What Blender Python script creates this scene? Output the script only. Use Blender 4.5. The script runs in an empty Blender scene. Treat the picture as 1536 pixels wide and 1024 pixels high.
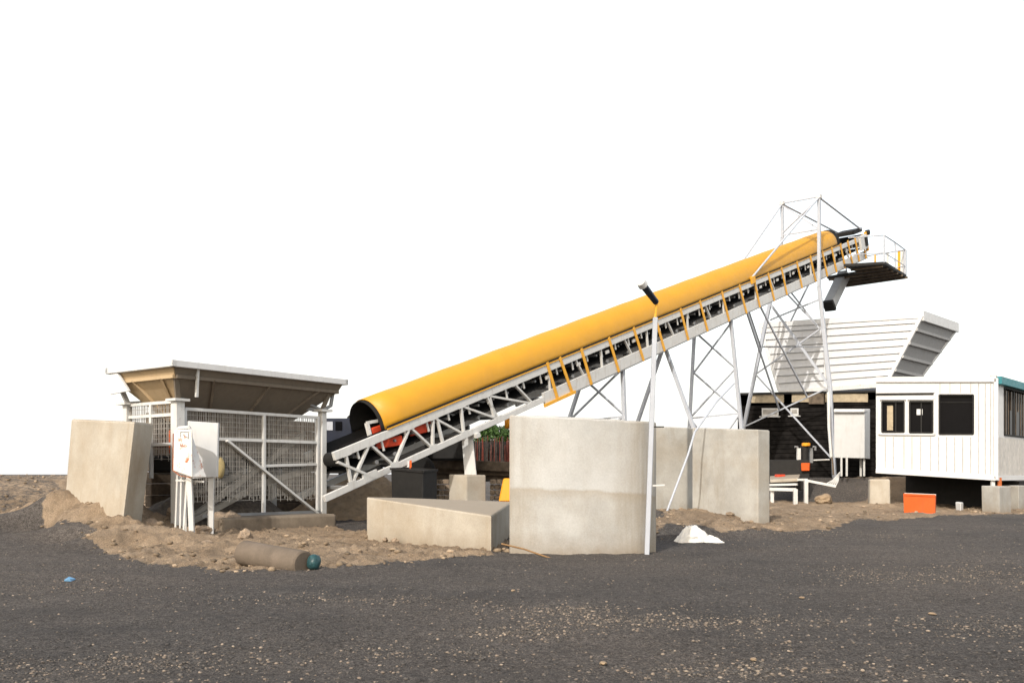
import bpy, math, random
import numpy as np
from mathutils import Vector, Matrix
random.seed(7); RNG = np.random.default_rng(11)
SC = bpy.context.scene; COL = SC.collection
R = math.radians
V = Vector

# ------------------------------------------------------------------ camera
CAM_Z, F, CX, HY = 1.3, 1363.0, 768.0, 710.0
cam_d = bpy.data.cameras.new('camera'); cam = bpy.data.objects.new('camera', cam_d); COL.objects.link(cam)
cam.location = (0, 0, CAM_Z); cam.rotation_euler = (R(90), 0, 0)
cam_d.sensor_width = 36; cam_d.lens = 36*F/1536; cam_d.shift_y = (HY-512)/1536
cam_d.clip_start = 0.1; cam_d.clip_end = 5000
SC.camera = cam

def at(x, y, d):                       # a point at depth d metres seen at survey reading (x, y)
    return V(((x-CX)/F*d, d, CAM_Z+(HY-y)/F*d))
def gd(x, y, z=0.0):                   # the point of height z seen at reading (x, y)
    return at(x, y, (CAM_Z-z)*F/(y-HY))
def onplane(x, y, p, n):               # reading (x, y) carried onto the plane through p
    d = at(x, y, 1.0)-V((0, 0, CAM_Z)); o = V((0, 0, CAM_Z))
    t = (p-o).dot(n)/d.dot(n)
    return o+d*t

# ------------------------------------------------------------------ mesh helper
class MB:
    def __init__(s): s.v = []; s.f = []
    def add(s, vs, fs):
        o = len(s.v); s.v += [tuple(p) for p in vs]; s.f += [tuple(i+o for i in f) for f in fs]; return s
    def hexa(s, b, t):                  # bottom loop, top loop
        n = len(b)
        fs = [tuple(reversed(range(n))), tuple(range(n, 2*n))]
        for i in range(n):
            j = (i+1) % n; fs.append((i, j, n+j, n+i))
        return s.add(list(b)+list(t), fs)
    def box(s, c, a, b, d):             # centre and three half axes
        c = V(c); a = V(a); b = V(b); d = V(d)
        if a.cross(b).dot(d) < 0: a = -a
        bt = [c-a-b-d, c+a-b-d, c+a+b-d, c-a+b-d]
        return s.hexa(bt, [p+2*d for p in bt])
    def bar(s, p, q, w, h=None, up=(0, 0, 1), ext=0.0):
        p = V(p); q = V(q); h = h or w; ax = (q-p).normalized(); up = V(up)
        if abs(ax.dot(up)) > .98: up = V((.6, .8, 0))
        sd = ax.cross(up).normalized(); u2 = sd.cross(ax).normalized()
        return s.box((p+q)/2, ax*((q-p).length/2+ext), sd*(w/2), u2*(h/2))
    def tube(s, pts, r, n=10, caps=True, r2=None):
        pts = [V(p) for p in pts]; m = len(pts); vs = []
        prev = None
        for i, p in enumerate(pts):
            t = (pts[min(i+1, m-1)]-pts[max(i-1, 0)]).normalized()
            ref = prev if prev is not None else (V((0, 0, 1)) if abs(t.z) < .9 else V((1, 0, 0)))
            sd = t.cross(ref).normalized(); u2 = sd.cross(t).normalized(); prev = u2
            rr = r if r2 is None else r+(r2-r)*i/(m-1)
            for k in range(n):
                a = 2*math.pi*k/n; vs.append(p+sd*math.cos(a)*rr+u2*math.sin(a)*rr)
        fs = []
        for i in range(m-1):
            for k in range(n):
                k2 = (k+1) % n; fs.append((i*n+k, i*n+k2, (i+1)*n+k2, (i+1)*n+k))
        if caps: fs += [tuple(reversed(range(n))), tuple((m-1)*n+k for k in range(n))]
        return s.add(vs, fs)
    def build(s, name, mat, parent=None, bevel=0.0, smooth=None, seg=1):
        me = bpy.data.meshes.new(name)
        o = bpy.data.objects.new(name, me); COL.objects.link(o)
        off = parent.get('_w', None) if parent else None
        vs = s.v
        if parent is not None:
            w = V(parent['_w']); vs = [(p[0]-w.x, p[1]-w.y, p[2]-w.z) for p in vs]; o.parent = parent
        else:
            xs = np.array(vs); c = xs.mean(0); c[2] = xs[:, 2].min(); o.location = c
            vs = [(p[0]-c[0], p[1]-c[1], p[2]-c[2]) for p in vs]
        o['_w'] = tuple(V(parent['_w'])) if parent is not None else tuple(o.location)
        me.from_pydata(vs, [], s.f); me.validate(); me.update()
        import bmesh
        bm = bmesh.new(); bm.from_mesh(me); bmesh.ops.recalc_face_normals(bm, faces=bm.faces); bm.to_mesh(me); bm.free()
        me.materials.append(mat)
        if smooth:
            me.polygons.foreach_set('use_smooth', [True]*len(me.polygons)); me.set_sharp_from_angle(angle=R(smooth))
        if bevel:
            m = o.modifiers.new('bevel', 'BEVEL'); m.width = bevel; m.segments = seg; m.limit_method = 'ANGLE'; m.angle_limit = R(35)
        return o

def thing(name, loc, label, cat, group=None):
    o = bpy.data.objects.new(name, None); COL.objects.link(o); o.location = loc; o.empty_display_size = .2
    o['_w'] = tuple(V(loc)); o['label'] = label; o['category'] = cat
    if group: o['group'] = group
    return o
def tag(o, label, cat, group=None, kind=None):
    o['label'] = label; o['category'] = cat
    if group: o['group'] = group
    if kind: o['kind'] = kind
    return o

# ------------------------------------------------------------------ materials
def newmat(name):
    m = bpy.data.materials.new(name); m.use_nodes = True; nt = m.node_tree
    return m, nt, nt.nodes['Principled BSDF']
def N(nt, t, **kw):
    n = nt.nodes.new(t)
    for k, v in kw.items():
        if k in n.inputs: n.inputs[k].default_value = v
        else: setattr(n, k, v)
    return n
def noise(nt, scale, detail=5, rough=.6, vec=None, stretch=None, world=True):
    tc = N(nt, 'ShaderNodeNewGeometry').outputs['Position'] if world else N(nt, 'ShaderNodeTexCoord').outputs['Object']
    if stretch:
        mp = N(nt, 'ShaderNodeMapping'); mp.inputs['Scale'].default_value = stretch
        nt.links.new(tc, mp.inputs['Vector']); tc = mp.outputs['Vector']
    n = N(nt, 'ShaderNodeTexNoise'); n.inputs['Scale'].default_value = scale
    n.inputs['Detail'].default_value = detail; n.inputs['Roughness'].default_value = rough
    nt.links.new(tc, n.inputs['Vector']); return n.outputs['Fac']
def ramp(nt, fac, stops):
    r = N(nt, 'ShaderNodeValToRGB'); e = r.color_ramp.elements
    while len(e) < len(stops): e.new(.5)
    for i, (p, c) in enumerate(stops):
        e[i].position = p; e[i].color = (*c, 1) if len(c) == 3 else c
    nt.links.new(fac, r.inputs['Fac']); return r.outputs['Color']
def mix(nt, fac, a, b, mode='MIX'):
    m = N(nt, 'ShaderNodeMix', data_type='RGBA', blend_type=mode)
    for sock, v in ((m.inputs[0], fac), (m.inputs[6], a), (m.inputs[7], b)):
        if isinstance(v, (int, float)): sock.default_value = v
        elif isinstance(v, tuple): sock.default_value = (*v, 1)
        else: nt.links.new(v, sock)
    return m.outputs[2]
def bump(nt, bsdf, h, strength, dist=.02):
    b = N(nt, 'ShaderNodeBump'); b.inputs['Strength'].default_value = strength; b.inputs['Distance'].default_value = dist
    nt.links.new(h, b.inputs['Height']); nt.links.new(b.outputs['Normal'], bsdf.inputs['Normal'])
def gray(v): return (v, v, v)

def m_concrete(name, lo, hi, stain, amount=.5, pour=None, edges=None, dust_shade=None, base=True):
    m, nt, b = newmat(name)
    c = ramp(nt, noise(nt, 1.7, 8, .65), [(.3, lo), (.7, hi)])
    st = ramp(nt, noise(nt, 1.0, 7, .65, stretch=(2.2, 2.2, .45)), [(.52, gray(0)), (.80, gray(amount))])
    c = mix(nt, st, c, stain)
    bl = ramp(nt, noise(nt, .75, 7, .6), [(.46, gray(0)), (.66, gray(amount*.6))])
    c = mix(nt, bl, c, tuple(1.15*x for x in stain))
    sepn = N(nt, 'ShaderNodeSeparateXYZ'); nt.links.new(N(nt, 'ShaderNodeNewGeometry').outputs['Position'], sepn.inputs[0])
    def wob(sock, amt, sc):
        ma = N(nt, 'ShaderNodeMath', operation='MULTIPLY_ADD'); nt.links.new(noise(nt, sc, 5, .6), ma.inputs[0]); ma.inputs[1].default_value = amt; nt.links.new(sock, ma.inputs[2]); return ma.outputs[0]
    if pour:                                    # upper lift of the pour is paler; a dirty seam divides the two
        zx = N(nt, 'ShaderNodeMath', operation='MULTIPLY_ADD'); nt.links.new(sepn.outputs['X'], zx.inputs[0]); zx.inputs[1].default_value = .07; nt.links.new(wob(sepn.outputs['Z'], .30, .8), zx.inputs[2]); zz = wob(zx.outputs[0], .05, 9)
        mr = N(nt, 'ShaderNodeMapRange'); nt.links.new(zz, mr.inputs[0]); mr.inputs[1].default_value = pour-.5; mr.inputs[2].default_value = pour+.9
        c = mix(nt, ramp(nt, mr.outputs[0], [(.22, gray(0)), (.345, gray(.5)), (.375, gray(0))]), c, tuple(1.25*x for x in stain))
        c = mix(nt, ramp(nt, mr.outputs[0], [(.345, gray(0)), (.38, gray(.5)), (.85, gray(.2))]), c, (.47, .475, .47))
    if edges:                                   # rusty brown run-off beside both arrises
        for e0, e1 in edges:
            xx = wob(sepn.outputs['X'], .22, 2.2)
            mr = N(nt, 'ShaderNodeMapRange'); nt.links.new(xx, mr.inputs[0]); mr.inputs[1].default_value = e0; mr.inputs[2].default_value = e1
            sk = mix(nt, 1.0, ramp(nt, mr.outputs[0], [(0, gray(.62)), (1, gray(0))]), ramp(nt, noise(nt, 1.2, 6, .6, stretch=(6, 6, .5)), [(.35, gray(.25)), (.6, gray(1))]), 'MULTIPLY')
            c = mix(nt, sk, c, stain)
    bz = wob(sepn.outputs['Z'], .55, 2.0)
    mrb = N(nt, 'ShaderNodeMapRange'); nt.links.new(bz, mrb.inputs[0]); mrb.inputs[1].default_value = .18; mrb.inputs[2].default_value = .62
    if base: c = mix(nt, ramp(nt, mrb.outputs[0], [(0, gray(.75)), (.45, gray(.35)), (1, gray(0))]), c, (.20, .155, .105))
    if dust_shade:                                    # dust on level faces, with conveyor shade on the low block painted in
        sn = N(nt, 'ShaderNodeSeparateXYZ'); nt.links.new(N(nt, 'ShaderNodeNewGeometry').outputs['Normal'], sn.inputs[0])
        c = mix(nt, ramp(nt, sn.outputs['Z'], [(.75, gray(0)), (.95, gray(.9))]), c, dust_shade)
    fine = noise(nt, 38, 5, .7)
    c = mix(nt, .12, c, ramp(nt, fine, [(.3, gray(.15)), (.7, gray(.9))]), 'OVERLAY')
    nt.links.new(c, b.inputs['Base Color']); b.inputs['Roughness'].default_value = .9
    b.inputs['Specular IOR Level'].default_value = .25
    bump(nt, b, mix(nt, .5, noise(nt, 5, 6, .6), fine), .35, .02)
    return m
def m_paint(name, col, dirt=(.22, .17, .12), amount=.35, rough=.45, rust=None, rustamt=.0, streak=True, scale=2.2):
    m, nt, b = newmat(name)
    c = ramp(nt, noise(nt, scale*2, 4, .5), [(.3, tuple(.92*x for x in col)), (.7, col)])
    d = ramp(nt, noise(nt, scale, 7, .7, stretch=(3, 3, .5) if streak else None), [(.52, gray(0)), (.8, gray(amount))])
    c = mix(nt, d, c, dirt)
    if rust:
        rr = ramp(nt, noise(nt, scale*3.1, 8, .75), [(.62-.1*rustamt, gray(0)), (.70-.1*rustamt, gray(1))])
        c = mix(nt, rr, c, rust)
    nt.links.new(c, b.inputs['Base Color'])
    rg = ramp(nt, noise(nt, 9, 4), [(.3, gray(rough*.8)), (.7, gray(min(1, rough*1.35)))]); nt.links.new(rg, b.inputs['Roughness'])
    b.inputs['Specular IOR Level'].default_value = .35
    bump(nt, b, noise(nt, 22, 4, .6), .06, .01)
    return m
def m_plain(name, col, rough=.7, metallic=0.0, var=.25, scale=6, bumpy=.15):
    m, nt, b = newmat(name)
    c = ramp(nt, noise(nt, scale, 6, .65), [(.28, tuple((1-var)*x for x in col)), (.72, tuple((1+var)*x for x in col))])
    nt.links.new(c, b.inputs['Base Color']); b.inputs['Roughness'].default_value = rough; b.inputs['Metallic'].default_value = metallic
    b.inputs['Specular IOR Level'].default_value = .3
    if bumpy: bump(nt, b, noise(nt, scale*5, 6, .65), bumpy, .02)
    return m

M = {}
M['concrete'] = m_concrete('concrete', (.285, .277, .254), (.40, .392, .365), (.225, .185, .13), .7)
M['concrete_pour'] = m_concrete('concrete_pour', (.325, .322, .306), (.43, .426, .408), (.235, .20, .15), .6, pour=1.28, edges=((.05, .55), (2.25, 1.75)))
M['concrete_warm'] = m_concrete('concrete_warm', (.335, .30, .245), (.43, .395, .335), (.24, .18, .11), .55, dust_shade=(.27, .23, .18))
M['concrete_dirty'] = m_concrete('concrete_dirty', (.085, .07, .055), (.22, .18, .135), (.07, .055, .042), .9, base=False)
M['white'] = m_paint('white_steel', (.56, .56, .545), amount=.4, rust=(.22, .10, .04), rustamt=0)
M['white_clean'] = m_paint('white_sheet', (.60, .605, .605), amount=.22)
M['mast_white'] = m_paint('white_tube', (.42, .445, .49), dirt=(.2, .2, .23), amount=.5)
M['plate'] = m_paint('stained_white_plate', (.54, .54, .525), dirt=(.25, .20, .14), amount=.6, rust=(.42, .22, .05), rustamt=.2, scale=3)
M['gray_steel'] = m_paint('gray_steel', (.20, .205, .21), amount=.5)
M['yellow'] = m_paint('yellow_sheet', (.535, .272, .020), dirt=(.42, .21, .03), amount=.4, rough=.45, scale=.8)
_nt = M['yellow'].node_tree; bump(_nt, _nt.nodes['Principled BSDF'], noise(_nt, 1.6, 4, .5), .22, .06)
M['strap'] = m_paint('yellow_strap', (.72, .36, .03), dirt=(.35, .18, .05), amount=.6, rough=.5, scale=5)
M['tan'] = m_paint('hopper_steel_lit', (.42, .315, .19), dirt=(.30, .215, .12), amount=.6, rough=.8)  # hopper steel, lit copy: light on its end put into the colour
M['brown'] = m_paint('hopper_steel_shaded', (.148, .122, .093), dirt=(.095, .08, .062), amount=.6, rough=.8)  # same hopper steel, shaded copy: shade put into the colour
M['panel_gray'] = m_paint('panel_sheet', (.49, .50, .505), amount=.25)
M['seam'] = m_plain('gray_seam', (.34, .335, .325), .7)  # thin strips on the cabin walls, a darker gray than the sheet
M['chute_gray'] = m_paint('chute_steel', (.34, .35, .36), amount=.5)
M['stalk_red'] = m_plain('reddish_stalk', (.13, .03, .02), .85, var=.6, scale=14)
M['sheet_shaded'] = m_paint('shaded_sheet', (.30, .30, .30), amount=.3)  # bin sheet with the shade of its overhanging end put into the colour
M['dark'] = m_plain('dark_steel', (.013, .0125, .012), .7)
M['rubber'] = m_plain('rubber', (.012, .0115, .011), .9)
M['navy'] = m_plain('navy_steel', (.012, .016, .03), .45)
M['glass'] = m_plain('dark_glass', (.006, .006, .007), .08, var=.1, bumpy=0); M['glass'].node_tree.nodes['Principled BSDF'].inputs['Specular IOR Level'].default_value = .05
M['red'] = m_paint('red_paint', (.55, .055, .018), dirt=(.1, .03, .02), amount=.7, rough=.5, scale=4)
M['orange'] = m_paint('orange_paint', (.56, .085, .006), dirt=(.28, .07, .025), amount=.5, rough=.5, scale=3)
M['orange_y'] = m_paint('amber_paint', (.75, .30, .015), dirt=(.3, .12, .02), amount=.5, rough=.5, scale=3)
M['boards'] = m_plain('charred_boards', (.010, .009, .0085), .9, var=.7, scale=3); M['boards'].node_tree.nodes['Principled BSDF'].inputs['Specular IOR Level'].default_value = .03
M['timber'] = m_plain('old_timber', (.12, .092, .066), .85, var=.5, scale=5, bumpy=.4)
M['tanboard'] = m_plain('plywood', (.36, .30, .21), .85, var=.3, scale=4)
M['teal'] = m_paint('teal_paint', (.03, .19, .22), dirt=(.05, .1, .1), amount=.5)
M['rusty'] = m_paint('rusty_white', (.68, .67, .64), amount=.3, rust=(.40, .115, .03), rustamt=.7, scale=2.2)
M['rust'] = m_plain('rust', (.36, .10, .03), .85, var=.4, scale=14)
M['tealplastic'] = m_plain('teal_plastic', (.022, .060, .066), .3, var=.6, scale=30)
M['blueplastic'] = m_plain('blue_plastic', (.12, .26, .42), .5)
M['lime'] = m_plain('lime_powder', (.66, .64, .59), .95, var=.12, scale=9, bumpy=.6)
M['rock'] = m_plain('rock', (.25, .19, .135), .95, var=.4, scale=9, bumpy=.8)
M['stick'] = m_plain('brown_rod', (.22, .13, .06), .8)
M['wire'] = m_plain('wire', (.30, .285, .26), .6, bumpy=0)
M['reed'] = m_plain('reed', (.06, .05, .045), .85, var=.8, scale=14)
M['leaf'] = m_plain('leaf', (.05, .10, .025), .6, var=.5, scale=5, bumpy=0)
M['twig'] = m_plain('twig', (.12, .06, .04), .85)
M['sackcloth'] = m_plain('sackcloth', (.34, .265, .125), .9, var=.35)
M['dusty'] = m_paint('dusty_steel', (.30, .275, .235), dirt=(.15, .13, .10), amount=.7, rough=.9)
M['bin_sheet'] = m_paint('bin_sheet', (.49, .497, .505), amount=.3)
M['pipe'] = m_concrete('old_pipe', (.10, .08, .06), (.17, .135, .105), (.08, .065, .05), .7, base=False)

# ------------------------------------------------------------------ noise for terrain
def vnoise(x, y, seed):
    xi = np.floor(x).astype(np.int64); yi = np.floor(y).astype(np.int64); fx = x-xi; fy = y-yi
    fx = fx*fx*(3-2*fx); fy = fy*fy*(3-2*fy)
    def h(a, b):
        n = (a*374761393+b*668265263+seed*144665) & 0x7fffffff
        n = ((n ^ (n >> 13))*1274126177) & 0x7fffffff
        n = (n ^ (n >> 16)) & 0xffff
        return n/65535.0
    return (h(xi, yi)*(1-fx)+h(xi+1, yi)*fx)*(1-fy)+(h(xi, yi+1)*(1-fx)+h(xi+1, yi+1)*fx)*fy
def fbm(x, y, sc, oct=4, seed=0, gain=.5):
    t = np.zeros_like(x); a = 1.0; tot = 0
    for o in range(oct):
        t += a*(vnoise(x*sc, y*sc, seed+o*17)-.5); tot += a; a *= gain; sc *= 2.03
    return t/tot*2
def sstep(a, b, x):
    t = np.clip((x-a)/(b-a), 0, 1); return t*t*(3-2*t)

# control heights of the yard: (reading x, reading y, depth)
ctl = []
for x, y, d in [(100, 740, 18.8), (187, 768, 17.0), (213, 797, 17.2), (60, 748, 19.5), (10, 740, 22), (0, 715, 35), (90, 714, 32), (-150, 714, 34),
                (150, 752, 18), (100, 764, 17.6), (140, 786, 16.6), (30, 770, 19), (0, 762, 20.5), (-60, 765, 20.5), (205, 790, 16.3), (150, 800, 15.6),
                (1000, 766, 20.5), (1040, 766, 21.5), (1090, 774, 21.6), (1140, 788, 21), (1060, 782, 19.8), (1010, 785, 18.5),
                (1320, 755, 32.3), (1250, 756, 33.5), (1180, 758, 33.0), (1400, 765, 30.5), (1494, 769, 30.2), (1440, 766, 31.0)]:
    p = at(x, y, d); ctl.append((p.x, p.y, p.z))
for x, y in [(-60, 800), (0, 800), (60, 812), (110, 822), (40, 840), (160, 830), (260, 812), (320, 812), (240, 840), (300, 850), (360, 850), (420, 845), (520, 830), (600, 830), (700, 835), (560, 812),
             (740, 832), (850, 838), (966, 826), (1000, 815), (1100, 812), (1160, 798), (1250, 795), (1350, 785), (1420, 780), (1530, 785), (1600, 780), (1200, 830), (1400, 820),
             (100, 870), (300, 880), (500, 870), (700, 870), (900, 870), (1100, 870), (1300, 870), (1500, 870), (-100, 870), (1650, 870)]:
    p = gd(x, y); ctl.append((p.x, p.y, 0))
for X in range(-12, 14, 3):
    for Y in (3, 6, 8.5): ctl.append((X, Y, 0))
for X, Y, z in [(-3, 19, .05), (-3.5, 22, .1), (-5, 21, .1), (-7, 20, .1), (-8, 24, .3), (-2, 26, .2), (2, 22, .1), (2, 30, .2), (6, 27, .2), (12, 26, .1),
                (8, 34, .3), (20, 38, .3), (24, 30, 0), (-18, 14, 0), (-22, 19, .2), (20, 20, 0), (26, 22, 0), (9, 24, .1), (-2, 40, .3), (-12, 50, .9), (4, 44, .4), (30, 50, .5), (-30, 45, .9)]:
    ctl.append((X, Y, z))
CT = np.array(ctl)
# the shed's terrace: a raised bank
SH_L = at(1108, 600, 43.5); SH_R = at(1335, 600, 39.0)
sdir = V((SH_R.x-SH_L.x, SH_R.y-SH_L.y, 0)).normalized(); snrm = V((sdir.y, -sdir.x, 0))
if snrm.y > 0: snrm = -snrm
TER = 1.12
def height(X, Y, fine=True):
    z = np.zeros_like(X); w = np.zeros_like(X)
    for cx, cy, cz in CT:
        d2 = (X-cx)**2+(Y-cy)**2+.12
        ww = 1/d2**2.1; z += ww*cz; w += ww
    z = z/w
    r = np.hypot(X, Y); z = z*(1-sstep(60, 120, r))
    # bank in front of the shed
    dn = (X-SH_L.x)*snrm.x+(Y-SH_L.y)*snrm.y; dt = (X-SH_L.x)*sdir.x+(Y-SH_L.y)*sdir.y
    k = (1-sstep(1.6, 4.4, dn+.35*fbm(X, Y, .8, 3, 5)))*sstep(-7, -2, dt)*(1-sstep(8.5, 12, dt))*(1-sstep(5, 9, -dn))
    z = z*(1-k)+np.maximum(z, TER)*k
    s = sandmask(X, Y)
    if fine:
        n1 = fbm(X, Y, .45, 3, 1); n2 = fbm(X, Y, 2.3, 4, 2); n3 = fbm(X, Y, 9, 3, 3)
        fade = 1-sstep(35, 80, r)
        n4 = fbm(X, Y, 21, 3, 51); z = z+fade*(.022*n1+.016*n2+.010*n3+.009*n4*(1+.8*fbm(X, Y, 1.1, 2, 52)))
        z = z+s*fade*(.03*n2+.045*n3+.03*fbm(X, Y, 19, 2, 41))+.06*s*fade*(1-2*np.abs(fbm(X, Y, 2.6, 4, 9)))-.01*s
    return z
def inpoly(X, Y, poly):
    c = np.zeros(X.shape, bool); n = len(poly)
    for i in range(n):
        x1, y1 = poly[i]; x2, y2 = poly[(i+1) % n]
        if y1 == y2: continue
        k = ((y1 > Y) != (y2 > Y)) & (X < (x2-x1)*(Y-y1)/(y2-y1)+x1); c ^= k
    return c
def g2(x, y, z=0):
    p = gd(x, y, z); return (p.x, p.y)
def a2(x, y, d):
    p = at(x, y, d); return (p.x, p.y)
SAND = [
    [a2(-200, 700, 19.6), a2(0, 700, 18.9), a2(62, 700, 18.6), a2(140, 700, 16.0), g2(110, 822), g2(170, 834), g2(232, 846), g2(300, 851), g2(350, 858), g2(405, 850), g2(470, 851), g2(560, 848), g2(660, 840), g2(745, 832),
     a2(765, 800, 17), a2(740, 800, 21), a2(650, 700, 24), a2(560, 700, 27), a2(400, 700, 28), a2(250, 700, 27), a2(180, 700, 34), a2(80, 700, 60), a2(-400, 700, 60)],
    [g2(975, 812), g2(1005, 806), g2(1080, 808), g2(1155, 802), g2(1240, 797), g2(1290, 785), g2(1400, 779), g2(1480, 772), (22, 30), (22, 40), (14, 39), (9, 37), (6, 29), (4, 23), (2.7, 18)],
]
TAIL_SHADE = [a2(478, 800, 21.0), a2(520, 800, 19.4), a2(556, 800, 18.8), a2(640, 760, 20.5), a2(648, 750, 22.0), a2(600, 745, 23.0), a2(490, 745, 23.2)]  # shadow in front of the tail heap, painted as dark ground
FARL = [a2(-300, 700, 20.0), a2(64, 700, 20.0), a2(100, 700, 24), a2(100, 700, 80), a2(-600, 700, 80)]
def sandmask(X, Y):
    dx = .35*fbm(X, Y, .9, 4, 21)+.12*fbm(X, Y, 4, 3, 24); dy = .45*fbm(X, Y, .9, 4, 22)+.15*fbm(X, Y, 4, 3, 25)
    m = np.zeros_like(X)
    for ox in np.linspace(-.12, .12, 3):
        for oy in np.linspace(-.15, .15, 3):
            k = np.zeros(X.shape, bool)
            for p in SAND: k |= inpoly(X+dx+ox, Y+dy+oy, p)
            m += k/9.0
    dn = (X-SH_L.x)*snrm.x+(Y-SH_L.y)*snrm.y+.5*dx; dt = (X-SH_L.x)*sdir.x+(Y-SH_L.y)*sdir.y
    bank = sstep(1.2, 2.0, dn)*(1-sstep(4.4, 5.4, dn))*sstep(-8, -4, dt)*(1-sstep(6, 9, dt))
    tail_shade = inpoly(X+.5*dx, Y+.5*dy, TAIL_SHADE)*1.0
    far = inpoly(X+dx, Y+dy, FARL)*1.0
    return m*(1-.92*bank)*(1-tail_shade)*(1-.5*far)

def gridmesh(name, X, Y, Z, mat, attrs):
    nr, nc = X.shape
    me = bpy.data.meshes.new(name)
    co = np.stack([X, Y, Z], -1).reshape(-1, 3)
    i = np.arange((nr-1)*(nc-1)); r = i//(nc-1); c = i % (nc-1); a = r*nc+c
    f = np.stack([a, a+1, a+nc+1, a+nc], 1)
    me.vertices.add(len(co)); me.vertices.foreach_set('co', co.ravel())
    me.loops.add(f.size); me.loops.foreach_set('vertex_index', f.ravel().astype(np.int32))
    me.polygons.add(len(f)); me.polygons.foreach_set('loop_start', (np.arange(len(f))*4).astype(np.int32))
    me.polygons.foreach_set('use_smooth', np.ones(len(f), bool))
    me.update(calc_edges=True); me.validate()
    for k, v in attrs.items():
        at_ = me.attributes.new(k, 'FLOAT', 'POINT'); at_.data.foreach_set('value', v.ravel().astype(np.float32))
    me.materials.append(mat)
    o = bpy.data.objects.new(name, me); COL.objects.link(o); return o

rad = [1.0]
while rad[-1] < 60: rad.append(rad[-1]*(1.0042 if 4.5 < rad[-1] < 27 else 1.01)+.001)
while rad[-1] < 1500: rad.append(rad[-1]*1.06)
ang = np.concatenate([np.linspace(-180, -48, 45)[:-1], np.linspace(-48, 48, 560), np.linspace(48, 180, 45)[1:]])
RR, AA = np.meshgrid(np.array(rad), np.radians(ang), indexing='ij')
GX = RR*np.sin(AA); GY = RR*np.cos(AA)
GZ = height(GX, GY); GS = sandmask(GX, GY)
grav = np.zeros_like(GX)
def blob(x, y, rx, ry, k=1.0):
    p = gd(x, y); return k*np.exp(-((PX-p.x)/rx)**2-((PY-p.y)/ry)**2)
def gravel_density(X, Y):
    global PX, PY
    PX, PY = X, Y
    g = blob(850, 915, .75, .35)+blob(990, 932, .7, .3)+blob(790, 945, .5, .3, .6)+blob(1460, 862, 1.5, 1.0, .8)+blob(1485, 940, .6, .4, .6)+blob(60, 1000, .8, .3, .28)+blob(250, 990, .7, .3, .25)+blob(30, 880, 1.2, .5, .25)
    g = g+blob(1180, 930, .5, .22, .45)+blob(1130, 1005, .9, .22, .35)+blob(560, 900, 1.3, .3, .3)+blob(640, 975, .6, .22, .35)+blob(1180, 805, 2, .8, .5)
    bn_ = (X-SH_L.x)*snrm.x+(Y-SH_L.y)*snrm.y; g = g+1.1*sstep(1.0, 2.0, bn_)*(1-sstep(4.4, 5.4, bn_))*(X > 9)*(Y > 30)
    g = g*(.35+1.3*np.clip(.5+fbm(X, Y, 1.6, 4, 31), 0, 1))
    return np.clip(g+.05*np.clip(.2+1.6*fbm(X, Y, .5, 4, 33), 0, 1), 0, 1.3)
GG = gravel_density(GX, GY)

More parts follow.
